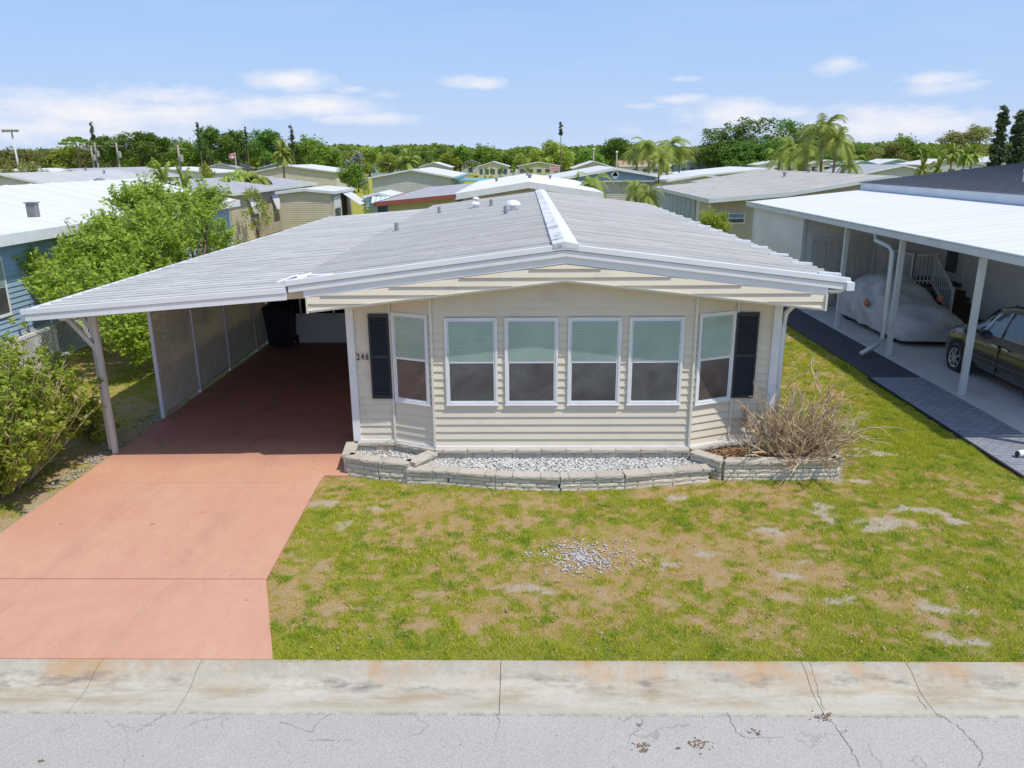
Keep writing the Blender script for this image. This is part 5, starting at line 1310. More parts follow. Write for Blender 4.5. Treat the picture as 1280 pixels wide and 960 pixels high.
# ------------------------------------------------------------------ houses behind
# A: grey roof behind the blue house, and its tan addition with awnings
p = gz(290, 241, 3.0); ax1, ay0 = p.x-.3, p.y+.3; 
zA = zat(215, 229, ay0)
A = home('grey roofed house with white awnings behind the blue house', ax1-9, ax1, ay0, ay0+18.5, 2.95, max(zA, 3.5), W_TAN, ROOFG, group=None, course=.14, fascia=GUTTERW)
AW = M('white_aluminium_awning', (.78, .78, .80), (.70, .70, .72), 8, .4)
def awning(parent, O, U, N, w, drop, out_, name='awning', mat=AW):
    O, U, N = Vector(O), Vector(U), Vector(N); b = MB(); k = 0; n_ = max(3, int(w/.15))
    for k in range(n_): b.ob(O+U*(w*k/n_), U*(w/n_*.9), N*out_+Vector((0, 0, -drop)), Vector((0, 0, .025 if k % 2 else .04)))
    return b.build(name, mat, parent)
for yv, w_ in ((gx(313, 255, ax1).y-.4, 1.5), (gx(341, 246, ax1).y-.4, 1.2)):
    f_ = window((ax1+.02, yv, 1.25), (0, 1, 0), (1, 0, 0), w_, 1.05, SCREEN, SHADEB, .07, A, True)
    awning(A, (ax1+.05, yv-.1, 2.5), (0, 1, 0), (1, 0, 0), w_+.2, .95, .35)
ax, ay = gy(350, 240, ay0+4.6), None
q0, q1 = gy(349, 240, ay0+4.6), gy(414, 241, ay0+4.6)
A2 = home('low tan sided cabin with flat roof and screened door beside the awning house', q0.x, q1.x, ay0+4.6, ay0+10.5, 2.78, 2.95, W_TAN, ROOFW, group=None, course=.14, fascia=GUTTERW, over=.15)
b = MB(); yb_ = ay0+7.2; b.box(q1.x+.01, q1.x+.04, yb_, yb_+1.6, .2, 2.6); b.build('screen_door', BLACKHOLE, A2)
window((q1.x+.03, ay0+5.0, 1.0), (0, 1, 0), (1, 0, 0), 1.8, 1.5, SCREEN, AW, .07, A2, True)
awning(A2, (q1.x+.05, yb_-.1, 2.68), (0, 1, 0), (1, 0, 0), 2.6, .85, 1.25)
b = MB(); b.beam((q1.x+1.1, yb_+2.4, 0), (q1.x+1.1, yb_+2.4, 1.9), .06); b.build('awning_post', WHITE, A2)
# B
def P_home(label, L, Rr, pk, ze, depth, wall, roof, **k):
    x0, x1, y0 = place(L[0], L[1], Rr, ze); zr_ = zat(pk[0], pk[1], y0-.3); xm = gy(pk[0], pk[1], y0-.3).x if k.pop('offc', False) else None
    return home(label, x0, x1, y0, y0+depth, ze, max(zr_, ze+.25), wall, roof, xm=xm, **k), (x0, x1, y0)
P_home('cream gabled house with pale roof behind the yellow green palms', (310, 216), 421, (356, 207), 2.85, 16, W_CREAM, ROOFW, fascia=GUTTERW, group=None,
       wins=[('r', 79, 1.0, 2.2, 1.2), ('r', 83, 1.0, 2.2, 1.2), ('r', 87, 1.0, 2.2, 1.2)], offc=True)
cz = P_home('grey white gabled house with teal gutter in the middle distance', (461, 222), 567, (517, 212.5), 2.9, 19, W_GREY, ROOFW, fascia=GUTTERW, group=None)
c0 = cz[1]; b = MB(); b.box(c0[1]+.42, c0[1]+.55, c0[2], c0[2]+19, 2.62, 2.85); b.build('gutter', TEAL_TRIM, cz[0])
b = MB(); b.hexa([(c0[1]+.6,c0[2]+2,2.35),(c0[1]+4.2,c0[2]+2,2.3),(c0[1]+4.2,c0[2]+12,2.3),(c0[1]+.6,c0[2]+12,2.35),(c0[1]+.6,c0[2]+2,2.5),(c0[1]+4.2,c0[2]+2,2.42),(c0[1]+4.2,c0[2]+12,2.42),(c0[1]+.6,c0[2]+12,2.5)]); b.build('porch_roof', TEAL_TRIM, cz[0])
# teal garden room with striped awning
tq0, tq1 = gy(456, 232, 55), gy(487, 232, 55)
T = home('small teal garden room with striped awning', tq0.x, tq1.x, 55, 60, 2.3, 2.5, W_TEAL, ROOFW, group=None, over=.1, wins=[('f', tq0.x+.75, 1.0, .9, .8)])
STRP = NT('teal_white_striped_awning'); xw = STRP.n('ShaderNodeSeparateXYZ', i0=STRP.co()).outputs[0]; STRP.principled(STRP.mix(STRP.math('GREATER_THAN', STRP.math('FRACT', STRP.math('MULTIPLY', xw, 3.)), .5), (.8, .8, .8), (.35, .6, .62)), .6)
awning(T, (tq0.x+.5, 54.95, 2.35), (1, 0, 0), (0, -1, 0), 1.3, .45, .6, mat=STRP.m)
# E: directly behind, white roof and red edged lean-to
E_, e0 = P_home('white gabled roof house directly behind with a red edged carport', (570, 243), 752, (661, 229.5), 3.1, 20.5, W_TAN, ROOFW, group=None, ribs=.4, fh=.30, fascia=WHITE, vents=5)
pA, pB = gy(470, 253, e0[2]-.3), gy(570, 244, e0[2]-.3); y0, y1 = e0[2]-.3, e0[2]+20
b = MB(); b.hexa([(pA.x,y0,pA.z-.06),(pB.x+.3,y0,pB.z-.03),(pB.x+.3,y1,pB.z-.03),(pA.x,y1,pA.z-.06),(pA.x,y0,pA.z),(pB.x+.3,y0,pB.z+.03),(pB.x+.3,y1,pB.z+.03),(pA.x,y1,pA.z)]); b.build('carport_roof', ROOFG, E_)
b = MB(); b.hexa([(pA.x-.04,y0-.05,pA.z-.20),(pB.x-.02,y0-.05,pB.z-.15),(pB.x-.02,y0-.004,pB.z-.15),(pA.x-.04,y0-.004,pA.z-.20),(pA.x-.04,y0-.05,pA.z+.02),(pB.x-.02,y0-.05,pB.z+.05),(pB.x-.02,y0-.004,pB.z+.05),(pA.x-.04,y0-.004,pA.z+.02)])
b.box(pA.x-.1, pA.x-.004, y0, y1, pA.z-.2, pA.z+.01); b.build('carport_fascia', RED_TRIM, E_)
b = MB(); lap(b, [(0, 0), (pB.x-pA.x-.6, 0), (pB.x-pA.x-.6, pB.z-.12), (0, pA.z-.1)], (pA.x+.5, y0+.5, 0), (1, 0, 0), (0, -1, 0), .14); b.build('shed_wall', W_YEL, E_)
# F: blue gable
F_, f0 = P_home('blue gabled house with round white emblem and white roof', (681, 226), 859, (770, 210.5), 2.75, 17, W_GREY, ROOFW, group=None, gable=W_BLUE, fh=.25)
em = gy(769, 218.5, f0[2]-.1)
b = MB(); b.lathe((em.x, f0[2]-.12, em.z), [(.30, 0), (.36, -.02), (.36, .02), (.30, .03)], 24, 'y')
b.hexa([(em.x-.28,f0[2]-.12,em.z-.12),(em.x+.28,f0[2]-.12,em.z-.12),(em.x+.28,f0[2]-.1,em.z-.12),(em.x-.28,f0[2]-.1,em.z-.12),(em.x-.02,f0[2]-.12,em.z+.28),(em.x+.02,f0[2]-.12,em.z+.28),(em.x+.02,f0[2]-.1,em.z+.28),(em.x-.02,f0[2]-.1,em.z+.28)])
b.build('round_emblem', WHITE, F_)
b = MB(); b.box(f0[0], f0[1], f0[2]-.35, f0[2]-.03, 2.62, 2.7); b.build('gable_ledge', WHITE, F_)
b = MB(); lap(b, [(0, 0), (f0[1]-f0[0]-.2, 0), (f0[1]-f0[0]-.2, 1.1), (0, 1.1)], (f0[0]+.1, f0[2]-.06, 0), (1, 0, 0), (0, -1, 0), .2); b.build('lower_wall', W_CREAM, F_)
# G: tan roofed house behind the right neighbour
gc = gz(888, 249, 2.9); gy0 = gc.y; xm0 = gy(985, 240, gy0); gb = gx(817, 235, gc.x).y
G_ = home('tan roofed house with panelled carport behind the white carport house', xm0.x, xm0.x+9.5, gy0+.3, gy0+20, 3.08, zat(1120, 226, gy0)+.15, W_TAN, ROOFT, group=None, fascia=GUTTERW, vents=3)
b = MB(); b.hexa([(gc.x,gy0,2.82),(xm0.x,gy0,xm0.z-.1),(xm0.x,gb,xm0.z-.1),(gc.x,gb,2.82),(gc.x,gy0,2.9),(xm0.x,gy0,xm0.z-.02),(xm0.x,gb,xm0.z-.02),(gc.x,gb,2.9)]); b.build('carport_roof', ROOFT, G_)
b = MB(); b.box(gc.x-.1, gc.x-.004, gy0-.05, gb, 2.72, 2.93); b.hexa([(gc.x-.1,gy0-.07,2.72),(xm0.x,gy0-.07,xm0.z-.2),(xm0.x,gy0-.004,xm0.z-.2),(gc.x-.1,gy0-.004,2.72),(gc.x-.1,gy0-.07,2.93),(xm0.x,gy0-.07,xm0.z),(xm0.x,gy0-.004,xm0.z),(gc.x-.1,gy0-.004,2.93)]); b.build('carport_fascia', GUTTERW, G_)
b = MB(); lap(b, [(0, 0), (xm0.x-gc.x-.3, 0), (xm0.x-gc.x-.3, xm0.z-.15), (0, 2.8)], (gc.x+.3, gy0+.7, 0), (1, 0, 0), (0, -1, 0), .14)
lap(b, [(0, 0), (2.9, 0), (2.9, 2.82), (0, 2.82)], (gc.x+.3, gy0+3.6, 0), (0, -1, 0), (-1, 0, 0), .14); b.build('carport_wall', W_TAN, G_)
b = MB()
yy = gy0+4.6
while yy < gb-.6: b.box(gc.x+.28, gc.x+.32, yy, yy+1.15, .3, 2.6); yy += 1.25
b.build('side_panel', W_PBLUE, G_)
b = MB(); b.box(gc.x+.34, gc.x+.4, gy0+3.6, gb-.3, 0, 2.8); b.build('side_frame', WHITE, G_)
wa, wb = gy(910, 266, gy0+.65), gy(931, 277, gy0+.65)
window((wa.x, gy0+.66, wb.z-.1), (1, 0, 0), (0, -1, 0), wb.x-wa.x, wa.z-wb.z+.1, SCREEN, W_BLUE, .06, G_, True)
shrub('round_shrub', 'bright green rounded shrub in front of the tan roofed house', (gy(893, 270, gy0-1.3).x, gy0-1.3, 0), 1.0, .9, 2.6, L_BUSH, 11000, .12, twigs=1, seed=31, nb=34, base=.1, clump=.26)
ct = gz(940, 288, .6); 
# H and others
P_home('white gabled roof house behind the tan roof', (868, 220), 1000, (962, 211), 2.8, 16, W_GREY, ROOFW, group=None, offc=True)
P_home('low white flat roofed home left of the tan roof', (835, 226), 925, (880, 219), 2.85, 9, W_WHITE, ROOFW, group=None)
# K: left group
P_home('brown gabled house with long grey roof at the left', (38, 224), 143, (83, 211.5), 2.8, 18, sided('brown_siding', (.30, .25, .21)), ROOFG, group=None, fh=.2)
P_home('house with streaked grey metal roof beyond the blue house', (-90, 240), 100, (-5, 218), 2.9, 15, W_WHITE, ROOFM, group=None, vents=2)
P_home('broad white roofed house at the far left', (-60, 219), 70, (-5, 212), 2.8, 14, W_WHITE, ROOFW, group=None)
P_home('long white roof low behind the brown gable', (120, 217), 270, (200, 210), 2.8, 14, W_WHITE, ROOFW, group=None)
P_home('white home with small gable at the far left row', (60, 206.5), 110, (84, 204), 2.8, 12, W_TEAL, ROOFW, group=None)
P_home('white home with grey gable end in the far left row', (112, 206.5), 150, (129, 204), 2.8, 12, W_GREY, ROOFW, group=None)
P_home('white home at the end of the far left row near the power poles', (150, 206.5), 195, (168, 204), 2.8, 12, W_WHITE, ROOFW, group=None)
P_home('pale shed roof house behind the olive bush at far left', (0, 206), 25, (12, 203), 2.8, 8, W_WHITE, ROOFW, group=None)
# far rows, facing us
def far(label, L, y, Rr, pk, wall, roof, nw=3, wz=(1.0, 1.1), ww=None, depth=11, ze=2.75, fascia=WHITE, axis='y', mat=GLASSD, **k):
    x0, x1, y0 = place(L, y, Rr, ze); zr_ = max(zat((L+Rr)/2, pk, y0), ze+.3); w = x1-x0; wins = []
    if nw:
        ww = ww or min(1.5, w/nw*.6)
        for i in range(nw): wins.append(('f', x0+w*(i+.5)/nw-ww/2, wz[0], ww, wz[1], mat))
    return home(label, x0, x1, y0, y0+depth, ze, min(zr_, ze+1.5), wall, roof, axis=axis, wins=wins, fascia=fascia, group=PW_G, **k), (x0, x1, y0)
far('grey roofed home with open white porch left of the flagpole', 252, 210.5, 300, 204, W_GREY, ROOFG, 4, (.6, 1.5), mat=BLACKHOLE)
far('blue grey home behind the palm clump', 322, 210, 378, 203, W_BLUE, ROOFW, 2)
far('white home with teal roof edge left of the silver tree', 388, 207, 433, 202, W_TEAL, ROOFW, 2, fascia=TEAL_TRIM)
far('blue home with big windows right of the silver tree', 459, 207.5, 496, 202.5, W_PBLUE, ROOFW, 3, (.7, 1.4))
far('grey hip roofed house with plain wall in the far row', 508, 205, 545, 197, W_GREY, ROOFG, 1, axis='x')
far('cream home with dark screened porch in the far row', 522, 209, 563, 203, W_GREY, ROOFW, 4, (.6, 1.4), mat=BLACKHOLE)
far('grey roofed house with blue grey gable and car port', 572, 206, 604, 197, W_GREY, ROOFG, 1, (.3, 1.6))
far('sunroom home with a row of tall windows in the far row', 596, 208, 637, 202, W_CREAM, ROOFW, 5, (.7, 1.4))
far('pale yellow green home with five windows in the far row', 646, 207.5, 702, 202.5, W_YEL, ROOFT, 5, (1.0, 1.0))
far('brown roofed house behind the yellow green home', 690, 203.5, 762, 200.5, W_TAN, BROWN_ROOF, 3, axis='x')
far('open carport home with white roof beside the two posts', 716, 210, 769, 201.5, W_TAN, ROOFW, 2, (.2, 1.9), mat=BLACKHOLE)
far('cream house with orange roof behind the tall palms', 774, 207, 840, 201, W_CREAM, ORANGE_ROOF, 5, (1.0, 1.0), axis='x')
far('pale blue home with four windows right of the palms', 848, 205.5, 893, 199.5, W_PBLUE, ROOFW, 4, (1.0, 1.0))
far('white roofed blue grey home in front of the dark trees', 903, 203.5, 957, 198.5, W_PBLUE, ROOFW, 2)
far('cream home with porch behind the right palms', 1010, 205, 1060, 200, W_CREAM, ROOFW, 3, mat=BLACKHOLE)
far('tall pale house rising behind the right palms', 1030, 191, 1066, 184, W_CREAM, ROOFW, 3, (3.2, 1.0), ze=5.6)
far('low grey white roof home behind the right carport', 1078, 217, 1178, 207, W_GREY, ROOFG, 0, depth=14)
far('grey roof home in the right far row', 1105, 201, 1162, 196.5, W_GREY, ROOFG, 6, (.9, 1.1))
far('white roof home in the right far row before the olive palms', 1165, 202, 1232, 195.5, W_WHITE, ROOFW, 4, (.9, 1.1))
far('pale home at the right edge beyond the shingle roof', 1240, 200, 1300, 195, W_WHITE, ROOFW, 3)
far('teal edged home right of the right palms', 1060, 206, 1100, 201, W_TEAL, ROOFW, 3, fascia=TEAL_TRIM)
far('long pale roof home before the right cabbage palms', 1150, 206, 1232, 199, W_GREY, ROOFW, 5, (.9, 1.0))
far('pale home left of the grey roof on the right side', 1098, 205, 1146, 199, W_TEAL, ROOFW, 4, (.9, 1.0))
far('white roofed home at the right between shingles and dark pines', 1234, 203, 1290, 196, W_GREY, ROOFW, 3)
far('pale gabled home behind the flagpole', 290, 206.5, 330, 201, W_CREAM, ROOFW, 3)
far('white roofed home left of the flagpole row', 205, 208, 250, 202.5, W_WHITE, ROOFW, 3)
far('low white roofed home right of the palms before the dark grove', 945, 206, 1000, 201, W_WHITE, ROOFW, 3)
far('grey home half hidden by the olive yellow tree', 425, 205.5, 462, 201, W_GREY, ROOFG, 2)
# white fence and the flag panel
p = gz(625, 214, 0); Yf = gy(610, 210, 96).y
f1, f2 = gy(635, 210, 182), gy(647, 210, 182)
fn = MB(); fn.box(f1.x, f2.x, 181.9, 182, 0, 2.3)
for k in range(8): fn.box(f1.x+(f2.x-f1.x)*k/7-.06, f1.x+(f2.x-f1.x)*k/7+.06, 181.8, 181.89, 0, 2.4)
tag(fn.build('white_fence', WHITE), 'solid white fence between two homes of the far row', 'fence')
FLG = NT('red_white_banner'); z_ = FLG.n('ShaderNodeSeparateXYZ', i0=FLG.co()).outputs[2]; FLG.principled(FLG.mix(FLG.math('GREATER_THAN', FLG.math('FRACT', FLG.math('MULTIPLY', z_, 2.6)), .5), (.7, .5, .5), (.55, .16, .18)), .7)
q1_, q2_ = gy(688, 207, 172), gy(699, 214, 172)
bn = empty('porch_banner', (q1_.x, 172, 0), 'large red and white striped banner hung by the yellow green home', 'banner')
b = MB(); b.box(q1_.x, q2_.x, 171.95, 172., q2_.z, q1_.z); b.build('cloth', FLG.m, bn)
b = MB(); b.box(q1_.x-.1, q1_.x-.02, 171.9, 172.02, 0, q1_.z+.1); b.box(q2_.x+.02, q2_.x+.1, 171.9, 172.02, 0, q1_.z+.1); b.build('pole', WHITE, bn)
# small parked car at the grey house
def far_car(x, y, mat, label):
    r_ = empty('parked_car', (x, y, 0), label, 'car'); b = MB()
    S = [(-.9, .35, .75), (-.85, .3, .95), (-.4, .3, 1.0), (-.1, .3, 1.42), (.5, .3, 1.45), (.85, .3, 1.0), (.9, .35, .8)]
    for k in range(len(S)-1):
        a, c = S[k], S[k+1]; b.hexa([(x-.85,y+a[0]*2.4,a[1]),(x+.85,y+a[0]*2.4,a[1]),(x+.85,y+c[0]*2.4,c[1]),(x-.85,y+c[0]*2.4,c[1]),(x-.7,y+a[0]*2.4,a[2]),(x+.7,y+a[0]*2.4,a[2]),(x+.7,y+c[0]*2.4,c[2]),(x-.7,y+c[0]*2.4,c[2])])
    b.build('body', mat, r_, bevel=.05)
    b = MB(); b.hexa([(x-.62,y-.93,1.02),(x+.62,y-.93,1.02),(x+.62,y-.9,1.02),(x-.62,y-.9,1.02),(x-.6,y-.34,1.38),(x+.6,y-.34,1.38),(x+.6,y-.3,1.36),(x-.6,y-.3,1.36)]); b.build('windshield', GLASSD, r_)
    for sx in (-.8, .62):
        for sy in (-1.4, 1.4): b = MB(); b.lathe((x+sx, y+sy, .32), [(.2, 0), (.32, .02), (.32, .16), (.2, .18)], 14, 'x'); b.build('wheel', BLACK, r_)
pc = gy(575, 210, 165); far_car(pc.x, 165, M('white_car_paint', (.7, .7, .72), None, 2, .3), 'small white car parked before the grey gabled house far off')

# ------------------------------------------------------------------ poles and flag
PL = M('grey_wooden_pole', (.36, .33, .30), None, 5, .8); PLW = M('pale_metal_pole', (.62, .62, .62), None, 5, .5)
def pole(px, pytop, D, kind, label):
    t = gy(px, pytop, D); r_ = empty('utility_pole' if kind else 'light_pole', (t.x, D, 0), label, 'pole'); b = MB()
    b.tube([(t.x+(.12*t.z*.2 if kind == 0 else 0), D, 0), (t.x, D, t.z)], [.17, .11], 10); b.build('pole', PL if kind else PLW, r_, smooth=True)
    b = MB()
    if kind == 1: b.beam((t.x-1, D, t.z-.5), (t.x+1, D, t.z-.5), .1); b.lathe((t.x+.35, D-.2, t.z-2.1), [(.2, 0), (.25, .1), (.25, .8), (.15, .9)], 12); b.build('crossarm', PL, r_)
    elif kind == 0:
        b.beam((t.x-1.1, D, t.z-.1), (t.x+1.1, D, t.z-.1), .1)
        for sx in (-.9, -.3, .3, .9): b.hexa([(t.x+sx-.2,D-.35,t.z-.25),(t.x+sx+.2,D-.35,t.z-.25),(t.x+sx+.15,D,t.z-.15),(t.x+sx-.15,D,t.z-.15),(t.x+sx-.2,D-.4,t.z+.1),(t.x+sx+.2,D-.4,t.z+.1),(t.x+sx+.15,D,t.z+.1),(t.x+sx-.15,D,t.z+.1)])
        b.build('floodlight', PL, r_)
    else: b.lathe((t.x, D, t.z-.1), [(.08, 0), (.2, .1), (.22, .3), (.1, .4)], 10); b.build('lamp', WHITE, r_)
    return t
pole(14, 163, 110, 0, 'tall floodlight pole at the far left above the bushes')
pt = [pole(113.5, 183, 120, 1, 'left one of two close utility poles before the dark trees'), pole(118, 178, 118, 1, 'right one of two close utility poles before the dark trees'), pole(145, 178, 112, 1, 'single utility pole right of the pair, before the dark trees'), pole(222, 181, 100, 1, 'utility pole standing by the mid green trees left of the flag')]
pole(742, 187, 150, 2, 'pale lamp post left of the tall palm group'); pole(771, 191, 140, 2, 'pale lamp post just beside the tall palm group'); pole(828, 188, 140, 2, 'pale lamp post amid the tall palm group')
def wire(a, c, sag, lab):
    b = MB(); P_ = [a.lerp(c, k/16)-Vector((0, 0, sag*4*(k/16)*(1-k/16))) for k in range(17)]; b.tube(P_, .018, 4, False); tag(b.build('power_line', BLACK), lab, 'power line')
off_ = Vector((0, 0, -.45))
wire(pt[1]+off_, pt[2]+off_, .6, 'thin cable from the pair of poles to the single pole'); wire(pt[2]+off_, pt[3]+off_, 1., 'thin cable from the single pole towards the flag'); wire(gy(-40, 186, 120), pt[0]+off_, 1., 'thin cable running in from the left edge to the pair of poles')
ft = gy(293.5, 190, 75); fr_ = empty('flagpole', (ft.x, 75, 0), 'white flagpole with a small drooping flag before the dark trees', 'flagpole')
b = MB(); b.tube([(ft.x, 75, 0), (ft.x, 75, ft.z)], .045, 8); b.build('pole', PLW, fr_)
b = MB(); n_ = 8
for k in range(n_):
    a, c = k/n_, (k+1)/n_; f1_ = lambda t: (ft.x-.05-.65*t, 75+.08*math.sin(t*8), ft.z-.08-.12*t); f2_ = lambda t: (ft.x-.05-.55*t, 75+.08*math.sin(t*8+.5), ft.z-.55-.2*t)
    b.face(f1_(a), f1_(c), f2_(c), f2_(a))
fl = b.build('flag', FLG.m, fr_); sm = fl.modifiers.new('thick', 'SOLIDIFY'); sm.thickness = .008

# ------------------------------------------------------------------ trees
# px = centre column in the photo, py = top row, D = distance, w = width in photo pixels
proto_n = [0]
def trees(mat, items, h, w, cat='tree', name='broadleaf_tree', **k):
    pr = None
    for (px, py, D, wp, label) in items:
        t = gy(px, py, D); Wm = wp*math.hypot(D, 0)/F; sx = Wm/w; sz = t.z/h
        if pr is None:
            pr = tree_proto(name, label, mat, h, w, **k); pr.location = (t.x, D, 0); pr.scale = (sx, sx, sz); pr['label'] = label
        else: c = copy_tree(pr, (t.x, D, 0), rng.uniform(0, 6.28), (sx, sx, sz), label)
G = 'trees on the skyline'
trees(L_DARK, [(170, 163, 211.75, 75, 'broad dark tree behind the utility poles'), (136, 168, 216.25, 50, 'dark tree just right of the pair of utility poles'), (208, 170, 218.5, 50, 'dark tree between the pole trees and the pale round tree'), (258, 156, 211.75, 42, 'tall ragged dark tree with a spiky top left of the flag'),
    (292, 161, 211.75, 60, 'wide dark tree directly behind the flag'), (330, 160, 210.85, 55, 'dark domed tree right of the flag'), (1068, 180, 229.75, 40, 'small dark tree left of the round skyline tree'), (775, 171, 229.75, 60, 'dark domed tree left of the tall palm group')], 9, 9, seed=1, group=G, n=6000)
trees(L_DARK, [(905, 156, 211.75, 78, 'left shoulder of the big dark grove'), (940, 142, 215.35, 80, 'tallest tree of the big dark grove'), (982, 145, 214, 75, 'right tree of the big dark grove'), (922, 172, 207.25, 70, 'lower front tree of the big dark grove'), (965, 170, 206.35, 70, 'lower front right tree of the big dark grove'), (1012, 152, 218.5, 55, 'dark tree half hidden behind the right palms'),
    (1030, 150, 211.75, 60, 'tall green tree behind the right palms')], 11, 10, seed=8, group=G, n=7500, base=.15, nb=22)
trees(L_MID, [(232, 168, 215.35, 55, 'mid green tree left of the tall ragged dark tree'), (395, 164, 209.5, 62, 'bright domed tree right of the dark trees'), (365, 170, 211.75, 50, 'mid green tree left of the bright domed tree'), (575, 178, 220.75, 55, 'bright green tree left of the row of central trees'),
    (612, 176, 223, 55, 'green tree in the middle of the central row'), (735, 180, 225.25, 50, 'green tree right of the yellow green tree'), (642, 180, 225.25, 45, 'darker small tree in the central row'), (1137, 163, 227.5, 55, 'round green tree alone on the right skyline'), (1170, 178, 229.75, 45, 'low green tree right of the round skyline tree'), (510, 184, 229.75, 45, 'low green tree behind the hip roofed house'), (820, 178, 232, 60, 'green tree behind the tall palms')], 8, 9, seed=12, group=G, n=5200, base=.2)
trees(L_YEL, [(690, 173, 218.5, 62, 'yellow green broad tree right of centre'), (85, 178, 223, 60, 'yellow green tree at left under the umbrella shaped tree'), (440, 186, 220.75, 45, 'yellowish tree right of the bright domed tree'), (460, 180, 225.25, 50, 'pale yellow tree behind the silver tree'), (192, 196, 120, 28, 'small yellow green bush tree by the white roofs'), (255, 200, 110, 26, 'small yellow green bush tree before the ragged dark tree'),
    (650, 190, 211.75, 26, 'small bright tree before the central row'), (560, 188, 216.25, 34, 'small yellow green tree left of centre'), (485, 190, 218.5, 40, 'olive yellow tree behind the blue home'), (1188, 188, 218.5, 26, 'small yellow green tree on the right side'), (880, 190, 223, 40, 'pale tree at the foot of the big dark grove')], 7, 8, seed=15, group=G, n=3800, base=.12)
trees(L_OLIVE, [(30, 184, 227.5, 70, 'olive tree at the far left skyline'), (62, 184, 225.25, 45, 'rusty olive tree left of the umbrella shaped tree'), (112, 172, 224.35, 50, 'olive tree behind the pair of utility poles'), (420, 188, 218.5, 40, 'olive brown tree behind the silver tree'), (1100, 184, 225.25, 40, 'olive grey tree left of the round skyline tree'), (-5, 190, 225.25, 50, 'olive tree cut by the left edge'),
    (37, 199, 90, 44, 'rounded olive bush tree before the far left roofs'), (5, 203, 85, 24, 'small olive bush at the left edge'), (870, 183, 227.5, 36, 'brownish bare looking tree left of the big grove'), (1120, 176, 226.15, 40, 'grey brown tree beside the round skyline tree')], 7, 9, seed=19, group=G, n=3600, base=.15)
trees(L_SILV, [(445, 190, 120, 26, 'silver leaved tree in the left middle distance')], 6, 5, seed=22, group=None, n=3000, base=.1)
trees(L_MID, [(440, 197, 118, 38, 'bushy green tree right under the silver tree')], 6, 8, seed=23, group=None, n=3800, base=.1)
trees(L_OLIVE, [(1228, 154, 234.25, 42, 'grey green tree right of the pale skyline oak'), (1204, 162, 236.5, 55, 'pale grey green oak on the right skyline')], 10, 9, seed=24, group=G, n=4200, base=.2)
trees(L_DARK, [(548, 184, 243.25, 34, 'distant bluish tree left of centre'), (493, 182, 247.75, 40, 'distant dark tree behind the yellow trees'), (530, 186, 250, 26, 'distant low tree beside the hip roof')], 8, 8, seed=26, group=G, n=2600, base=.1)
# umbrella crown tree
def umbrella():
    t = gy(92, 167, 170); r_ = empty('umbrella_tree', (t.x, 170, 0), 'tree with a thin umbrella shaped crown above the left trees', 'tree')
    bl_ = [(math.cos(a)*q, math.sin(a)*q, t.z-.8-(q/2.8)**2*1.2, .55, .5) for a in np.linspace(0, 6.28, 12) for q in (1., 2., 2.8)]
    V, Fc = leafcloud(blobpts(bl_, 1500), .4); npmesh('crown', V, Fc, L_MID, r_)
    b = MB(); b.tube([(t.x, 170, 0), (t.x+.3, 170, t.z*.6), (t.x, 170, t.z-.8)], [.3, .2, .1], 8); b.build('trunk', BARK, r_)
umbrella()
def thin_pine(px, py, D, wp, label, n=1400, mat=L_PINE, top=.62, conic=False):
    t = gy(px, py, D); r_ = empty('norfolk_pine', (t.x, D, 0), label, 'pine tree'); w = wp*D/F; bl_ = []
    z = t.z*top
    while z < t.z-.2:
        f = (z-t.z*top)/(t.z*(1-top)); ww = w*.5*(1-f*.85 if conic else (.95-.55*f)*(.85+.15*math.sin(f*17)))
        for k in range(7 if conic else 6): a = rng.uniform(0, 6.28); q = rng.uniform(.1, .75); bl_.append((math.cos(a)*ww*q, math.sin(a)*ww*q, z+rng.uniform(-.3, .3), max(.2, ww*rng.uniform(.3, .6)), .8))
        z += .5
    V, Fc = leafcloud(blobpts(bl_, n), .35); npmesh('crown', V, Fc, mat, r_)
    b = MB(); b.tube([(t.x, D, 0), (t.x+.1, D, t.z*.5), (t.x, D, t.z)], [.16, .10, .03], 8); b.build('trunk', BARK, r_)
thin_pine(701, 151, 170, 8, 'thin lone tree with a dark tuft above the central skyline', 500, top=.78)
thin_pine(113, 151, 170, 10, 'thin dark tuft topped tree above the left skyline', 600, top=.72)
thin_pine(363, 154, 160, 12, 'ragged thin dark tree left of the bright domed tree', 700, top=.6)
thin_pine(246, 153, 155, 8, 'dark spire rising from the ragged dark tree', 500, top=.6)
thin_pine(1257, 135, 95, 34, 'tall dark pine at the right edge, left one', 9500, top=.12, conic=False)
thin_pine(1279, 138, 100, 40, 'tall dark pine cut by the right edge', 9500, top=.12)
thin_pine(306, 158, 160, 6, 'small dark spire behind the flag trees', 300, top=.6, conic=True)
for k, (px, py) in enumerate(((430, 187), (505, 181), (515, 184), (722, 182))): thin_pine(px, py, 200, 9, ('small dark conifer right of the bright domed tree', 'taller of two small conifers left of centre', 'shorter of two small conifers left of centre', 'small conifer right of the yellow green tree')[k], 500, L_DARK, .3, True)
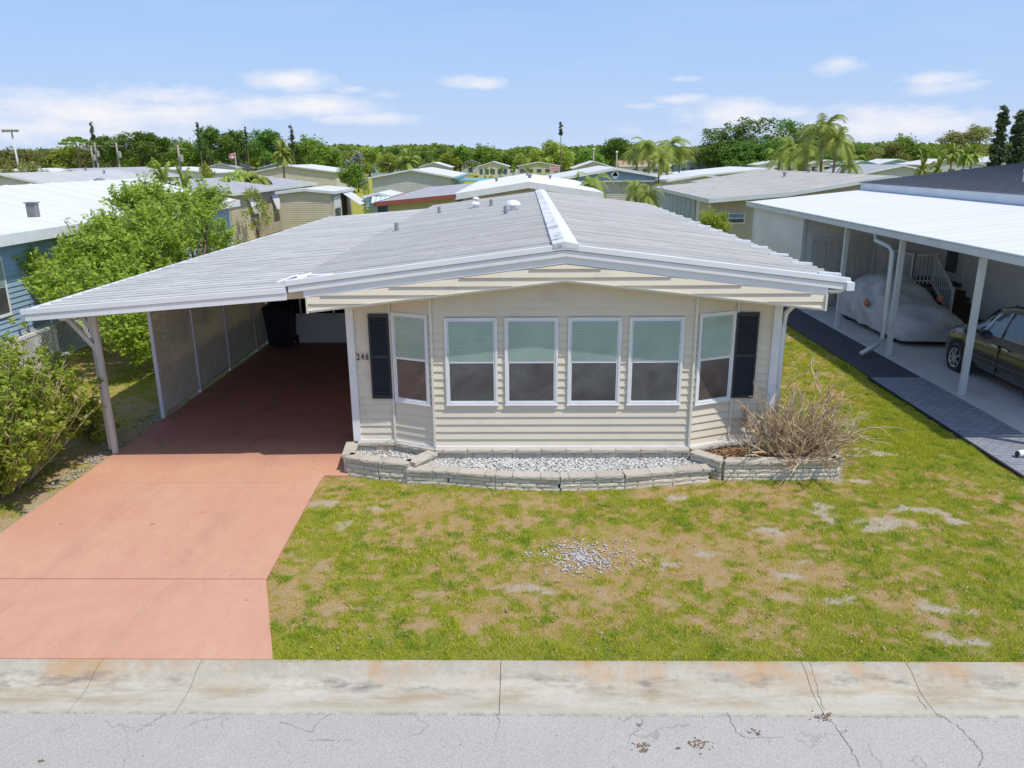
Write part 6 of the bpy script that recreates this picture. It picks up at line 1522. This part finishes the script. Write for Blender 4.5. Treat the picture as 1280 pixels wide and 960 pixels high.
# palms
PG = 'palms among the roofs'
def palms(items, **k):
    pr = None
    for px, py, D, sc, label, rzv in items:
        t = gy(px, py, D)
        hh = k['h']
        if pr is None: pr = palm_proto(label, **k); pr.location = (t.x, D, 0); pr.scale = (sc, sc, max(.3, t.z/(hh+.4*k['L']))); 
        else: copy_tree(pr, (t.x, D, 0), rzv, (sc, sc, max(.3, t.z/(hh+.4*k['L']))), label)
palms([(738, 213, 47, .62, 'palm with arching fronds in front of the blue gable', 0), (797, 222, 44, .5, 'young palm right of the blue gable', 2.), (812, 228, 42, .45, 'small palm beside the panelled carport', 4.)], h=4.6, L=2.6, n_fr=20, droop=1.5, seed=1, lw=.08, group=PG, lean=.2)
palms([(795, 174, 78, .8, 'leftmost windblown palm of the tall central group', 3.), (815, 168, 76, .85, 'second windblown palm of the tall central group', 2.8), (835, 167, 80, .9, 'tallest palm of the tall central group', .5), (852, 178, 82, .75, 'rightmost palm of the tall central group', 3.6), (824, 188, 70, .65, 'lower palm in front of the tall central group', 5.)], h=6.5, L=2.9, n_fr=22, droop=1.2, seed=2, lw=.09, group=PG, lean=.4)
palms([(988, 170, 62, .7, 'palm left of the large windblown right palms', 0), (1012, 174, 58, .7, 'windblown palm in the right palm group', 3.), (1035, 143, 52, .75, 'tallest palm of the right palm group', 2.6), (1047, 156, 50, .6, 'shaggy trunked palm of the right palm group', .8), (1066, 192, 50, .4, 'small palm at the right of the right palm group', 2.), (975, 186, 66, .6, 'low palm at the left of the right palm group', 1.)], h=6.2, L=2.8, n_fr=24, droop=1.25, seed=3, lw=.085, group=PG, lean=.3)
palms([(276, 208, 58, .8, 'leftmost low yellow green palm before the grey roofs', 0), (292, 204, 56, .9, 'second low yellow green palm before the grey roofs', 1.), (308, 203, 57, .9, 'middle low yellow green palm before the grey roofs', 2.), (324, 206, 56, .85, 'fourth low yellow green palm before the grey roofs', 3.), (286, 212, 54, .7, 'short palm in front of the low palm clump', 4.)], h=2.4, L=1.9, n_fr=22, droop=1.7, seed=4, lw=.14, group=PG, lean=.1)
palms([(508, 194, 90, 1., 'round cabbage palm left of the hip roofed house', 0), (352, 184, 120, 1.1, 'orange tinged cabbage palm before the bright domed tree', 1.), (1192, 186, 140, 1.2, 'left cabbage palm before the right skyline oak', 2.), (1217, 187, 140, 1.3, 'right cabbage palm before the right skyline oak', 3.), (1207, 191, 130, .9, 'small cabbage palm between two larger ones', 4.)], h=4, L=1.8, n_fr=30, droop=1.2, seed=5, lw=.16, group=PG, lean=.1, up_=1.2)
palms([(204, 219, 45, .55, 'little palm tip sticking up behind the blue house roof', 0), (1155, 198, 75, .5, 'bright yellow green bushy palm behind the right grey roof', 1.), (1175, 199, 72, .5, 'bright bushy palm right of the other behind the right grey roof', 2.), (230, 224, 43, .4, 'tiny palm tip right of the other behind the blue house', 3.)], h=2.6, L=2., n_fr=26, droop=1.4, seed=6, lw=.14, group=PG, lean=.1, up_=1.1)
trees(L_OLIVE, [(1142, 209, 62, 18, 'small grey green bush between the grey roof and the shingles'), (540, 229, 60, 9, 'small shrub top before the grey white gable')], 3.4, 2.6, seed=41, n=1500, leaf=.16, base=.1, cat='bush', name='bush', group=None)
HEDGE = [(457, 258, 52, 34, 'green hedge mound below the teal garden room')]
trees(L_BUSH, HEDGE, 1.6, 3., seed=42, n=2600, leaf=.14, base=.05, cat='hedge', name='hedge', group=None)
trees(L_YEL, [(457, 226, 62, 12, 'yellow shrub beside the teal garden room')], 3., 2.4, seed=43, n=1200, leaf=.18, base=.05, cat='bush', name='bush', group=None)
trees(L_MID, [(614, 207.5, 168, 6, 'clipped round shrub left under the sunroom windows'), (627, 207, 168, 7, 'clipped round shrub right under the sunroom windows'), (642, 205.5, 168, 9, 'dark shrub before the white fence'), (660, 207, 168, 9, 'round shrub left of the five windows'), (607, 208, 168, 5, 'small shrub by the grey roofed house'), (722, 212, 70, 6, 'low shrub before the blue gable')], 2., 2., seed=44, n=700, leaf=.2, base=.02, cat='shrub', name='round_shrub', group='shrubs along the far row', trunk=False)
# fine shrub sprigs beside the awning house
shrub('slender_shrub', 'sparse leafy branches reaching up beside the awning house wall', (gx(318, 255, ax1+1.2).x, gx(318, 255, ax1+1.2).y, 0), .8, 2.2, 3.3, L_YEL, 1500, .13, twigs=1, seed=51, nb=30, base=.3, clump=.14)
# solid far wood behind everything
def wood():
    n = 90000; x = rng.uniform(-380, 380, n); y = rng.uniform(265, 300, n); hh = 6.6+3.4*fbm(x, y*0, .03, 61)+2.2*(fbm(x, y*0, .15, 63)-.5); z = hh*rng.random(n)**.7
    V, Fc = leafcloud(np.stack([x, y, z], -1), 1.5, .7); tag(npmesh('far_wood', V, Fc, L_MID), 'continuous band of distant trees along the whole horizon', 'wood', kind='stuff')
wood()

# ------------------------------------------------------------------ sky, clouds, sun
sun_dir = Vector((.44, -.30, 1)).normalized()
w = bpy.data.worlds.new('World'); scn.world = w; w.use_nodes = True; nt = w.node_tree; nt.nodes.clear()
t = NT.__new__(NT); t.t = nt
out = t.n('ShaderNodeOutputWorld'); bg = t.n('ShaderNodeBackground')
sky = t.n('ShaderNodeTexSky', sky_type='NISHITA', sun_disc=False); sky.sun_elevation = math.asin(sun_dir.z); sky.sun_rotation = math.atan2(sun_dir.x, sun_dir.y)
sky.air_density = 1.0; sky.dust_density = .6; sky.ozone_density = 1.6; sky.altitude = 0
tc = t.n('ShaderNodeTexCoord').outputs['Generated']; sp = t.n('ShaderNodeSeparateXYZ', i0=tc)
az = t.math('ARCTAN2', sp.outputs[0], sp.outputs[1]); el = t.math('ARCSINE', sp.outputs[2])
vec = t.n('ShaderNodeCombineXYZ', i0=az, i1=t.math('MULTIPLY', el, 2.6), i2=0.).outputs[0]
def cl(px, py): 
    d = ray(px, py).normalized(); return math.atan2(d.x, d.y), math.asin(d.z)
nz = t.n('ShaderNodeTexNoise', s_Scale=9., s_Detail=9., s_Roughness=.6, s_Vector=vec).outputs[0]
nz2 = t.n('ShaderNodeTexNoise', s_Scale=26., s_Detail=7., s_Roughness=.62, s_Vector=vec).outputs[0]
field = None
for px, py, rx, ry, a in ((140, 140, 150, 20, 1.), (205, 120, 70, 12, .9), (70, 136, 80, 14, .7), (365, 100, 42, 10, 1.), (385, 135, 80, 12, 1.), (340, 140, 60, 9, .8), (450, 148, 80, 8, .8), (440, 112, 22, 5, .6), (485, 119, 20, 5, .5), (595, 103, 36, 8, 1.),
      (1045, 83, 26, 9, .7), (1175, 97, 40, 7, .8), (1190, 108, 60, 12, .5), (845, 124, 32, 6, .75), (805, 133, 30, 5, .6), (858, 98, 20, 4, .5), (925, 142, 65, 14, 1.), (1120, 154, 95, 18, 1.), (1000, 160, 200, 14, .5), (60, 160, 160, 16, .75), (1000, 125, 20, 3, .3)):
    A, B = cl(px, py); sx, sy = rx/F, ry/F
    da = t.math('DIVIDE', t.math('SUBTRACT', az, A), sx); de = t.math('DIVIDE', t.math('SUBTRACT', el, B), sy)
    de = t.math('MAXIMUM', de, t.math('MULTIPLY', de, 1.9)) if False else de
    r2 = t.math('ADD', t.math('MULTIPLY', da, da), t.math('MULTIPLY', de, de))
    g_ = t.math('MULTIPLY', t.math('POWER', 2.718, t.math('MULTIPLY', r2, -.9)), a)
    field = g_ if field is None else t.math('MAXIMUM', field, g_)
nn = t.math('ADD', t.math('MULTIPLY', t.math('SUBTRACT', nz, .5), 1.5), t.math('MULTIPLY', t.math('SUBTRACT', nz2, .5), 1.1))
cm = t.ramp(t.math('ADD', field, t.math('MULTIPLY', nn, t.ramp(field, .02, .3))), .2, 1.1)
# faint high cirrus
vec2 = t.n('ShaderNodeCombineXYZ', i0=t.math('ADD', az, t.math('MULTIPLY', el, 1.5)), i1=t.math('MULTIPLY', el, 7.), i2=.3).outputs[0]
ci = t.n('ShaderNodeTexNoise', s_Scale=3.2, s_Detail=8., s_Roughness=.55, s_Distortion=.4, s_Vector=vec2).outputs[0]
cim = t.math('MULTIPLY', t.ramp(ci, .48, .78), .42)
hs = t.n('ShaderNodeHueSaturation', s_Saturation=SKY_SAT, s_Value=SKY_VAL, s_Color=sky.outputs[0]).outputs[0]
elp = t.math('MAXIMUM', el, 0.)
hs = t.mix(t.math('MULTIPLY', t.math('POWER', 2.718, t.math('MULTIPLY', elp, -2.)), .95), hs, TOP_COL)
hz = t.math('MULTIPLY', t.math('POWER', 2.718, t.math('MULTIPLY', elp, -10.)), .95)
c0 = t.mix(hz, hs, HZ_COL)
c1 = t.mix(cim, c0, CI_COL); c2 = t.mix(cm, c1, CL_COL)
t.set(bg, 'Color', c2); bg.inputs['Strength'].default_value = .14
nt.links.new(bg.outputs[0], out.inputs[0])
sd = bpy.data.lights.new('sun', 'SUN'); sd.energy = 3.3; sd.angle = R(.53); sd.color = (1, .95, .87)
so = bpy.data.objects.new('sun', sd); COL.objects.link(so); so.rotation_euler = sun_dir.to_track_quat('Z', 'Y').to_euler(); so.location = (20, -10, 40)
scn.view_settings.view_transform = 'Standard'; scn.view_settings.look = 'None'; scn.view_settings.gamma = 1; scn.view_settings.use_curve_mapping = False
scn.view_settings.exposure = EXPO
scn.cycles.max_bounces = 5; scn.cycles.diffuse_bounces = 3; scn.cycles.glossy_bounces = 2; scn.cycles.transmission_bounces = 3; scn.cycles.transparent_max_bounces = 8
